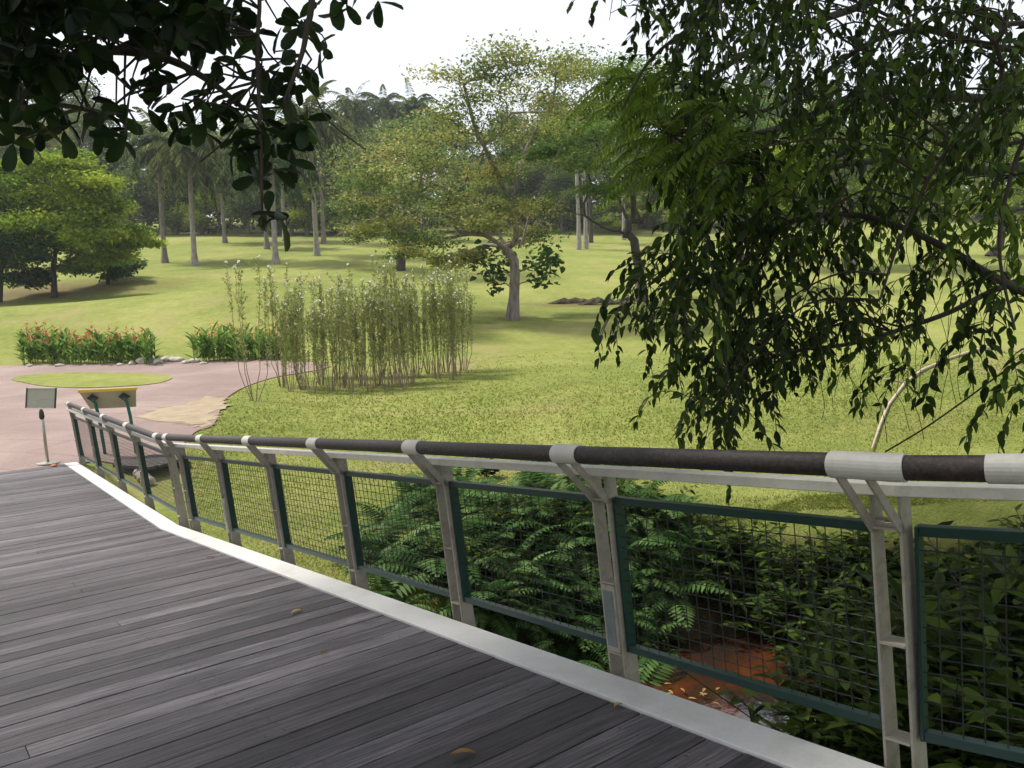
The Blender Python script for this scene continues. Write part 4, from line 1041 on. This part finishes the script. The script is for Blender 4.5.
# orange silt bar with yellow leaves at the water's edge
for i, (px, py) in enumerate(((668, 690), (672, 693), (680, 688), (700, 692), (705, 688), (708, 694), (712, 702), (688, 698), (716, 690), (664, 684))):
    d = ray(px, py); t = (-1.235 - EZ) / d[2]; P = EYE + d * t; l = Leaves(); l.add1((0, 0, 0), (1, 0, .05), (.1, .1, 1), .08, .03, rg.uniform(.1, .6)); o = l.build('fallen_leaf', mat['litter'], None, 'oval')
    o.location = P; o.rotation_euler = (0, 0, rg.uniform(0, 6.28)); tag(o, 'yellow fallen leaf lying on the orange silt of the stream', 'leaf', 'fallen leaves on the stream silt')

# dead pale branch on the right lawn
br = [gpix(*p) + np.array([0, 0, .05]) for p in ((872, 452), (880, 428), (888, 408), (905, 385), (922, 372), (950, 360), (975, 352), (1000, 348))]
b0 = br[0].copy(); mb = MB(); mb.tube([p - b0 for p in br], [.015, .022, .028, .03, .034, .035, .04, .04], 7); mb.tube([br[3] - b0, br[3] - b0 + np.array([-.5, .2, .12])], [.03, .01], 5)
o = mb.build('fallen_branch', mat['deadwood'], smooth=True); o.location = b0; tag(o, 'long pale bare branch lying on the right lawn', 'branch')

# ------------------------------------------------------------------ grass blades close by
def grass():
    rg = np.random.default_rng(101); lv = Leaves()
    N = 210000
    px = rg.uniform(180, 1060, N); py = 352 + (rg.random(N) ** .9) * 260
    # intersect quickly with the terrain by fixed-point iteration
    d = fw[None] + rt[None] * ((px - 512) / F)[:, None] - up[None] * ((py - 384) / F)[:, None]
    Y = np.full(N, 15.0)
    for _ in range(14):
        x = d[:, 0] / d[:, 1] * Y; z = H(x, Y); Yn = (z - EZ) / (d[:, 2] / d[:, 1]); Y = np.clip(.5 * Y + .5 * Yn, 4, 45)
    x = d[:, 0] / d[:, 1] * Y + rg.normal(size=N) * .03; z = H(x, Y)
    ok = (Y < 22 + 18 * rg.random(N) ** 2) & (seg_dist(x, Y, STREAM) > 1.5 + .8 * rg.random(N))
    O = np.array(outline)
    def ins(X, Yy, poly):
        c = np.zeros(len(X), bool)
        for i in range(len(poly)):
            a, b = poly[i], poly[i - 1]
            if a[1] == b[1]: continue
            c ^= ((a[1] > Yy) != (b[1] > Yy)) & (X < (b[0] - a[0]) * (Yy - a[1]) / (b[1] - a[1]) + a[0])
        return c
    sS = x * U[0] + Y * U[1]; wS = x * Wv[0] + Y * Wv[1]
    ok &= ~ins(x, Y, O) & ~((wS < 2.75) & (sS < 17))
    x, Y, z = x[ok], Y[ok], z[ok]; n = len(x); P = np.stack([x, Y, z - .01], 1)
    D = np.stack([rg.normal(size=n) * 1.1, rg.normal(size=n) * 1.1, np.ones(n)], 1); Nn = rg.normal(size=(n, 3))
    L = rg.uniform(.03, .075, n) * np.clip(Y / 16, .7, 1.2); pat = np.array([mnoise.noise((a * .35, b * .35, 3.0)) for a, b in zip(x, Y)]); tn = np.clip(.42 + rg.normal(size=n) * .2 + pat * .35, 0, 1)
    lv.add(P, D, Nn, L, L * .22 * np.clip(Y / 9, 1, 2), tn)
    o = lv.build('lawn_grass', mat['blade']); tag(o, 'short lawn grass blades', 'grass', kind='stuff')
grass()

# ------------------------------------------------------------------ overhanging trees close to the bridge
def hang_spray(lv, mb, p0, d0, L, n, leafL, rg, tone, grav=.22, wr=.43):
    """a thin twig that droops, leaves alternate along it"""
    p = np.array(p0, float); d = nrm(np.array(d0, float)); pts = [p.copy()]; st = L / n
    for i in range(n):
        p = p + d * st; d = nrm(d + np.array([0, 0, -grav]) + rg.normal(size=3) * .08); pts.append(p.copy())
        sd_ = nrm(np.cross(d, rg.normal(size=3) * .5 + (0, 0, 1.0))); s_ = 1 if i % 2 else -1
        for _ in range(1 if i < n - 1 else 2):
            D = d * .55 + sd_ * s_ * .6 + np.array([0, 0, -.38]) + rg.normal(size=3) * .22
            l = leafL * rg.uniform(.7, 1.15); lv.add1(p, D, sd_ * s_ * .4 + np.array([0, 0, .8]) + rg.normal(size=3) * .5, l, l * wr, np.clip(tone + rg.normal() * .15, 0, 1))
    mb.tube(pts[::2] + ([pts[-1]] if (len(pts) - 1) % 2 else []), .0028, 3, cap=False)
    return pts

def right_tree():
    rg = np.random.default_rng(111); base = np.array([7.6, 6.4, 0.]); base[2] = h1(base[0], base[1])
    root = empty('overhanging_tree', base); tag(root, 'close tree on the right whose dark drooping leafy branches hang past the railing', 'tree')
    T = lambda px, py, Y: at(px, py, Y) - base
    wood = MB(); lv = Leaves(); tw = MB()
    top = np.array([-.4, -.2, 7.0])
    tr = [np.array([0, 0, -.2]), np.array([.05, .05, 1.6]), np.array([-.1, 0, 3.2]), np.array([-.25, -.1, 5.0]), top]
    wood.tube(tr, [.36, .27, .23, .19, .14], 12)
    limbs = [
        ([tr[2] * 1.0, T(1100, 330, 5.0), T(1040, 300, 4.8), T(985, 272, 4.8), T(940, 245, 4.9), T(895, 225, 5.0), T(845, 214, 5.1), T(790, 222, 5.2), T(740, 250, 5.3), T(705, 290, 5.3)], .028),
        ([tr[1] * 1.3, T(1100, 250, 5.8), T(1040, 272, 5.6), T(990, 292, 5.5), T(950, 312, 5.5), T(905, 328, 5.5), T(850, 344, 5.5), T(790, 352, 5.5), T(730, 375, 5.6), T(690, 405, 5.6)], .022),
        ([tr[3], T(1150, 30, 6.0), T(1020, 50, 5.8), T(930, 30, 5.6), T(880, 38, 5.5), T(840, 62, 5.5), T(800, 92, 5.4), T(760, 112, 5.4), T(715, 108, 5.3), T(680, 118, 5.3)], .026),
        ([tr[3], T(1120, -60, 5.5), T(1000, -90, 5.2), T(880, -70, 5.0), T(780, -40, 5.0), T(700, 20, 5.0), T(650, 60, 5.0), T(622, 110, 5.0)], .02),
        ([tr[2], T(1110, 150, 6.4), T(1040, 140, 6.3), T(960, 150, 6.2), T(900, 130, 6.2), T(850, 150, 6.2), T(800, 180, 6.1), T(760, 170, 6.0)], .02),
        ([tr[2], T(1090, 200, 4.6), T(1035, 130, 4.5), T(1005, 200, 4.5), T(1000, 260, 4.5), T(1015, 330, 4.4)], .015),
        ([tr[3], T(1060, 20, 4.6), T(1000, 90, 4.6), T(940, 160, 4.6), T(900, 240, 4.6), T(880, 300, 4.6)], .014),
        ([top, T(900, -200, 5.0), T(760, -160, 4.8), T(650, -80, 4.8), T(600, -30, 4.9)], .02),
    ]
    nodes = []
    for pts, r in limbs:
        P = spline(pts, 4, False); n = len(P); wood.tube(P, [r * (1 - .8 * i / n) + .003 for i in range(n)], 6, cap=False)
        nodes += [p for i, p in enumerate(P) if i > 3]
    nodes = np.array(nodes)
    def region(n, poly, dep, L, leafL, tone, grav=.2, per=8, sg=17):
        xs = [p[0] for p in poly]; ys = [p[1] for p in poly]; k = 0
        while k < max(1, n // per):
            px, py = rg.uniform(min(xs), max(xs)), rg.uniform(min(ys), max(ys))
            if not inside(px, py, poly): continue
            k += 1; Y = rg.uniform(*dep); c = T(px, py, Y); tn = tone + rg.normal() * .16
            q = nodes[np.argmin(np.linalg.norm(nodes - c - np.array([.25, 0, .1]), axis=1))]
            m = (c + q) / 2 + np.array([0, 0, .10]) + rg.normal(size=3) * .04; B = spline([q, m, c, c + (c - m) * .6 + np.array([0, 0, -.08])], 4, False)
            tw.tube(B, [.008 * (1 - .75 * i / len(B)) for i in range(len(B))], 4, cap=False)
            for j in range(int(per * rg.uniform(.6, 1.4))):
                st = B[rg.integers(len(B) // 3, len(B))]; ll = L * rg.uniform(.6, 1.25)
                out = rg.normal(size=3) * (.8, .8, .45) + (-.25, 0, -.1)
                hang_spray(lv, tw, st, out, ll, max(6, int(ll / .042)), leafL * rg.uniform(.8, 1.1), rg, tn + rg.normal() * .08, grav)
    # dense drooping curtain in the middle
    region(320, [(690, 110), (780, 120), (850, 210), (850, 330), (800, 372), (700, 380), (650, 350), (660, 290), (680, 230)], (4.6, 6.2), .5, .095, .30)
    region(30, [(640, 240), (700, 220), (690, 300), (640, 330)], (5.0, 5.8), .45, .09, .35)
    region(26, [(640, 350), (700, 345), (820, 350), (830, 378), (640, 380)], (4.8, 5.6), .5, .085, .3)
    # top right mass
    region(400, [(700, -60), (1060, -60), (1060, 130), (930, 140), (800, 110), (730, 60)], (4.3, 6.6), .5, .086, .30)
    region(90, [(600, -50), (720, -60), (740, 60), (680, 60), (630, 20)], (4.8, 5.6), .42, .085, .28)
    # right side, lighter and more open
    region(150, [(840, 110), (1060, 110), (1060, 300), (960, 300), (900, 210), (850, 215)], (4.4, 6.4), .42, .085, .75)
    region(16, [(900, 320), (930, 240), (960, 250), (940, 330)], (4.8, 5.5), .45, .09, .3)
    region(22, [(960, 300), (1060, 290), (1060, 400), (985, 380)], (4.6, 5.6), .5, .10, .4)
    region(10, [(850, 345), (920, 330), (900, 365), (860, 370)], (5.2, 5.6), .4, .09, .3)
    # bare hanging twigs
    for k in range(18):
        px, py = rg.uniform(820, 970), rg.uniform(210, 300); Y = rg.uniform(4.8, 5.8); P = [T(px, py, Y)]; dx = rg.uniform(-5, 5)
        for i in range(7): px += dx + rg.normal() * 4; py += rg.uniform(12, 28); P.append(T(px, py, Y))
        tw.tube(spline(P, 2, False), .0024, 3, cap=False)
    wood.tube(spline([T(1080, 330, 5.2), T(1010, 368, 5.2), T(965, 400, 5.3), T(925, 428, 5.3), T(885, 452, 5.4)], 4, False), [.010] * 5 + [.006] * 12, 4, cap=False)
    # the upper crown, beyond the top of the view: keeps the gully in shade
    for k in range(46):
        c = np.array([rg.uniform(-7.0, 3.5), rg.uniform(-5.5, 2.0), rg.uniform(5.2, 8.4)]); 
        if (c + base)[1] > 1 and (c + base)[2] < EZ + .45 * (c + base)[1] + .9: c[2] += 2.5
        leafset(lv, c, 190, (1.1, 1.1, .4), .15, rg, .1, .6, .4); wood.tube([top * .8, (top * .8 + c) / 2 + (0, 0, .4), c], [.05, .03, .01], 5, cap=False)
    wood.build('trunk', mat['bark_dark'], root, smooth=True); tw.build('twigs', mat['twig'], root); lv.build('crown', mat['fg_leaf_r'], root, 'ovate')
right_tree()

def feather_tree():
    rg = np.random.default_rng(121); base = np.array([10.5, 10.5, 0.]); base[2] = h1(base[0], base[1])
    root = empty('feather_leaved_tree', base); tag(root, 'tree with long feathery compound leaves reaching in behind the drooping branches', 'tree')
    T = lambda px, py, Y: at(px, py, Y) - base
    wood = MB(); lv = Leaves()
    tr = [np.array([0, 0, -.2]), np.array([-.1, 0, 2]), np.array([-.3, -.2, 4.2]), np.array([-.7, -.6, 6.2])]; wood.tube(tr, [.26, .2, .16, .11], 10)
    limbs = [[tr[2], T(1000, 100, 8), T(880, 90, 7.5), T(800, 120, 7.2), T(750, 135, 6.4), T(700, 130, 5.9), T(670, 135, 5.7)],
             [tr[3], T(960, -20, 8), T(850, 10, 7.5), T(770, 40, 6.6), T(720, 70, 6), T(690, 85, 5.6)],
             [tr[2], T(1000, 170, 8), T(900, 160, 7.5), T(820, 170, 7.2), T(760, 190, 7)]]
    nodes = []
    for pts in limbs:
        P = spline(pts, 4, False); wood.tube(P, [.05 * (1 - .85 * i / len(P)) + .003 for i in range(len(P))], 6, cap=False); nodes += P[8:]
    nodes = np.array(nodes)
    def leaf(p, d, L, tone):
        d = nrm(np.array(d, float)); n = 15; side = nrm(np.cross(d, (0, 0, 1.0))); P = [p]
        for i in range(n):
            p = p + d * L / n; d = nrm(d + np.array([0, 0, -.07])); P.append(p)
            ll = L * .24 * math.sin(PI * (.2 + .72 * i / n)) ** .6
            for s_ in (-1, 1): lv.add1(p, side * s_ + d * .45 + (0, 0, -.35), np.cross(side, d) + rg.normal(size=3) * .15, ll, L * .05, np.clip(tone + rg.normal() * .12, 0, 1))
        wood.tube(P[::5], .003, 3, cap=False)
    spots = [(640, 85), (655, 70), (660, 100), (680, 90), (650, 120), (690, 120), (665, 140), (700, 145), (720, 120), (735, 150), (705, 170), (680, 165), (750, 130), (770, 160), (745, 180), (720, 90), (800, 150), (790, 185), (820, 130), (760, 100)]
    for px, py in spots:
        for k in range(5):
            q = T(px + rg.normal() * 12, py + rg.normal() * 9, rg.uniform(4.9, 6.6)); j = np.argmin(np.linalg.norm(nodes - q, axis=1)); wood.tube([nodes[j], q], [.006, .003], 3, cap=False)
            leaf(q, (-.9 + rg.normal() * .45, rg.normal() * .5, -.05 + rg.normal() * .35), rg.uniform(.38, .62), rg.uniform(.3, 1))
    wood.build('trunk', mat['bark_dark'], root, smooth=True); lv.build('crown', mat['frond'], root, 'lance')
feather_tree()

def left_tree():
    rg = np.random.default_rng(131); base = np.array([-7.0, 2.2, 0.]); base[2] = h1(base[0], base[1])
    root = empty('canopy_tree', base); tag(root, 'close tree with big dark oval leaves hanging into the top left corner', 'tree')
    T = lambda px, py, Y: at(px, py, Y) - base
    wood = MB(); lv = Leaves(); tw = MB()
    tr = [np.array([0, 0, -.2]), np.array([.1, 0, 2]), np.array([.3, .1, 4]), np.array([.8, .3, 6]), np.array([1.5, .6, 7.2])]; wood.tube(tr, [.4, .3, .26, .2, .14], 12)
    limbs = [[tr[2], T(-300, -100, 4.5), T(-120, 20, 4.2), T(-30, 45, 4.0), T(50, 60, 3.9), T(110, 50, 3.9), T(170, 60, 3.9), T(215, 85, 3.9), T(245, 110, 3.9)],
             [tr[2], T(-250, -200, 4.6), T(-80, -40, 4.4), T(40, -5, 4.2), T(120, -15, 4.1), T(190, 10, 4.0), T(235, 45, 4)],
             [tr[3], T(-150, -300, 4.5), T(80, -160, 4.2), T(200, -100, 4.0), T(255, -40, 3.7), T(257, 60, 3.6), T(261, 140, 3.6), T(262, 226, 3.6)],
             [tr[3], T(-50, -300, 4.2), T(200, -160, 3.9), T(300, -80, 3.6), T(312, -10, 3.5), T(306, 35, 3.5), T(300, 60, 3.5), T(285, 100, 3.5)],
             [tr[2], T(-250, 40, 4.8), T(-100, 90, 4.6), T(-20, 110, 4.4), T(60, 105, 4.3), T(110, 118, 4.3), T(135, 125, 4.3)]]
    nodes = []
    for pts, r in zip(limbs, (.04, .04, .012, .02, .02)):
        P = spline(pts, 4, False); wood.tube(P, [r * (1 - .8 * i / len(P)) + .003 for i in range(len(P))], 6, cap=False); nodes += P[6:]
    nodes = np.array(nodes)
    tw.tube(spline([T(262, 100, 3.6), T(248, 108, 3.6), T(228, 138, 3.6), T(200, 162, 3.6)], 3, False), .004, 4, cap=False)
    tw.tube(spline([T(300, 25, 3.5), T(322, 35, 3.5), T(326, 55, 3.5), T(312, 75, 3.5), T(314, 92, 3.5), T(330, 122, 3.5), T(366, 150, 3.5)], 4, False), .003, 4, cap=False)
    tw.tube(spline([T(264, 230, 3.6), T(258, 140, 3.6), T(262, 60, 3.6)], 3, False), .004, 4, cap=False)
    def rosette(px, py, Y, n=6, L=.145, tone=.3, join=True):
        p = T(px, py, Y)
        if join:
            q = nodes[np.argmin(np.linalg.norm(nodes - p, axis=1) + rg.random(len(nodes)) * .15)]; m = (p + q) / 2 + rg.normal(size=3) * .12 * np.linalg.norm(p - q); tw.tube([q, m, p], [.007, .005, .004], 4, cap=False)
        ax = nrm(rg.normal(size=3) * .4 + (.1, 0, -.6)); u_ = nrm(np.cross(ax, (1, .2, 0))); v_ = np.cross(ax, u_); a0 = rg.uniform(0, 6)
        for k in range(n):
            a = a0 + 2 * PI * k / n + rg.normal() * .2; rr = u_ * math.cos(a) + v_ * math.sin(a); D = rr * .9 + ax * rg.uniform(.1, .8); l = L * rg.uniform(.75, 1.15)
            lv.add1(p + ax * .01 * k, D, -ax + rr * .3 + rg.normal(size=3) * .2, l, l * .48, np.clip(tone + rg.normal() * .25, 0, 1))
    poly = [(-30, -50), (240, -50), (235, 40), (205, 72), (150, 45), (118, 28), (95, 45), (60, 60), (45, 95), (-30, 85)]
    k = 0
    while k < 135:
        px, py = rg.uniform(-30, 240), rg.uniform(-50, 95)
        if not inside(px, py, poly): continue
        k += 1; rosette(px, py, rg.uniform(3.4, 4.8), 6, .135, .15)
    for px, py in ((10, 95), (8, 125), (30, 118), (45, 108), (25, 135), (60, 125), (70, 118), (58, 100), (98, 118), (112, 112), (102, 128), (130, 105), (140, 98), (128, 130), (120, 135), (150, 75), (160, 68), (178, 100), (190, 95), (200, 105), (185, 120), (205, 122), (210, 95), (196, 80), (215, 60),
                   (235, 60), (240, 135), (232, 150), (248, 155), (268, 130), (275, 125), (300, 122), (285, 140), (272, 150), (262, 118), (288, 95), (300, 78), (283, 60), (275, 25), (295, 15), (305, 25), (312, 45), (246, 90), (250, 30), (230, 25), (240, 10), (220, 5), (225, 100), (238, 120), (255, 175), (278, 165), (292, 160), (305, 130), (270, 100), (262, 60), (292, 50), (300, 62), (88, 108), (150, 110), (165, 95), (175, 112), (15, 140), (40, 130), (80, 130)):
        rosette(px + rg.normal() * 3, py + rg.normal() * 3, rg.uniform(3.5, 4.0), rg.integers(3, 6), .122, .45)
    for px, py in ((265, 212), (284, 215), (345, 2), (352, 8), (378, 0), (330, -6)): rosette(px, py, 3.55, 3, .13, .4, px < 300)
    # crown over the bridge, above the view: shades the deck
    for k in range(180):
        c = np.array([rg.uniform(-4.5, 8.5), rg.uniform(-7, 6.2), rg.uniform(5.6, 8.8)]) if k < 120 else np.array([rg.uniform(4.5, 12), rg.uniform(4.5, 9), 8.0]); w_ = c + base
        if w_[1] > 0 and w_[2] < EZ + .47 * w_[1] + 1.2: c[2] = EZ + .47 * w_[1] + 1.4 + rg.uniform(0, 1.5) - base[2]
        leafset(lv, c, 130, (1.2, 1.2, .4), .17, rg, .1, .6, .5); q = tr[3]; wood.tube([q, (q + c) / 2 + (0, 0, .3), c], [.06, .035, .01], 5, cap=False)
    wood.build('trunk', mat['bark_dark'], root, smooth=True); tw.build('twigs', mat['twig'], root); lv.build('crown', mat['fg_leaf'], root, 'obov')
left_tree()

# ------------------------------------------------------------------ air
hz = MB(); hz.box((0, 210, 25), (860, 640, 84)); hm = bpy.data.materials.new('pale_air'); hm.use_nodes = True
hn = hm.node_tree; hn.nodes.remove(hn.nodes['Principled BSDF']); pv = hn.nodes.new('ShaderNodeVolumePrincipled')
pv.inputs['Color'].default_value = (.93, .96, 1, 1); pv.inputs['Density'].default_value = .0004; hn.links.new(pv.outputs[0], hn.nodes['Material Output'].inputs['Volume'])
ho = hz.build('haze', hm); tag(ho, kind='stuff')
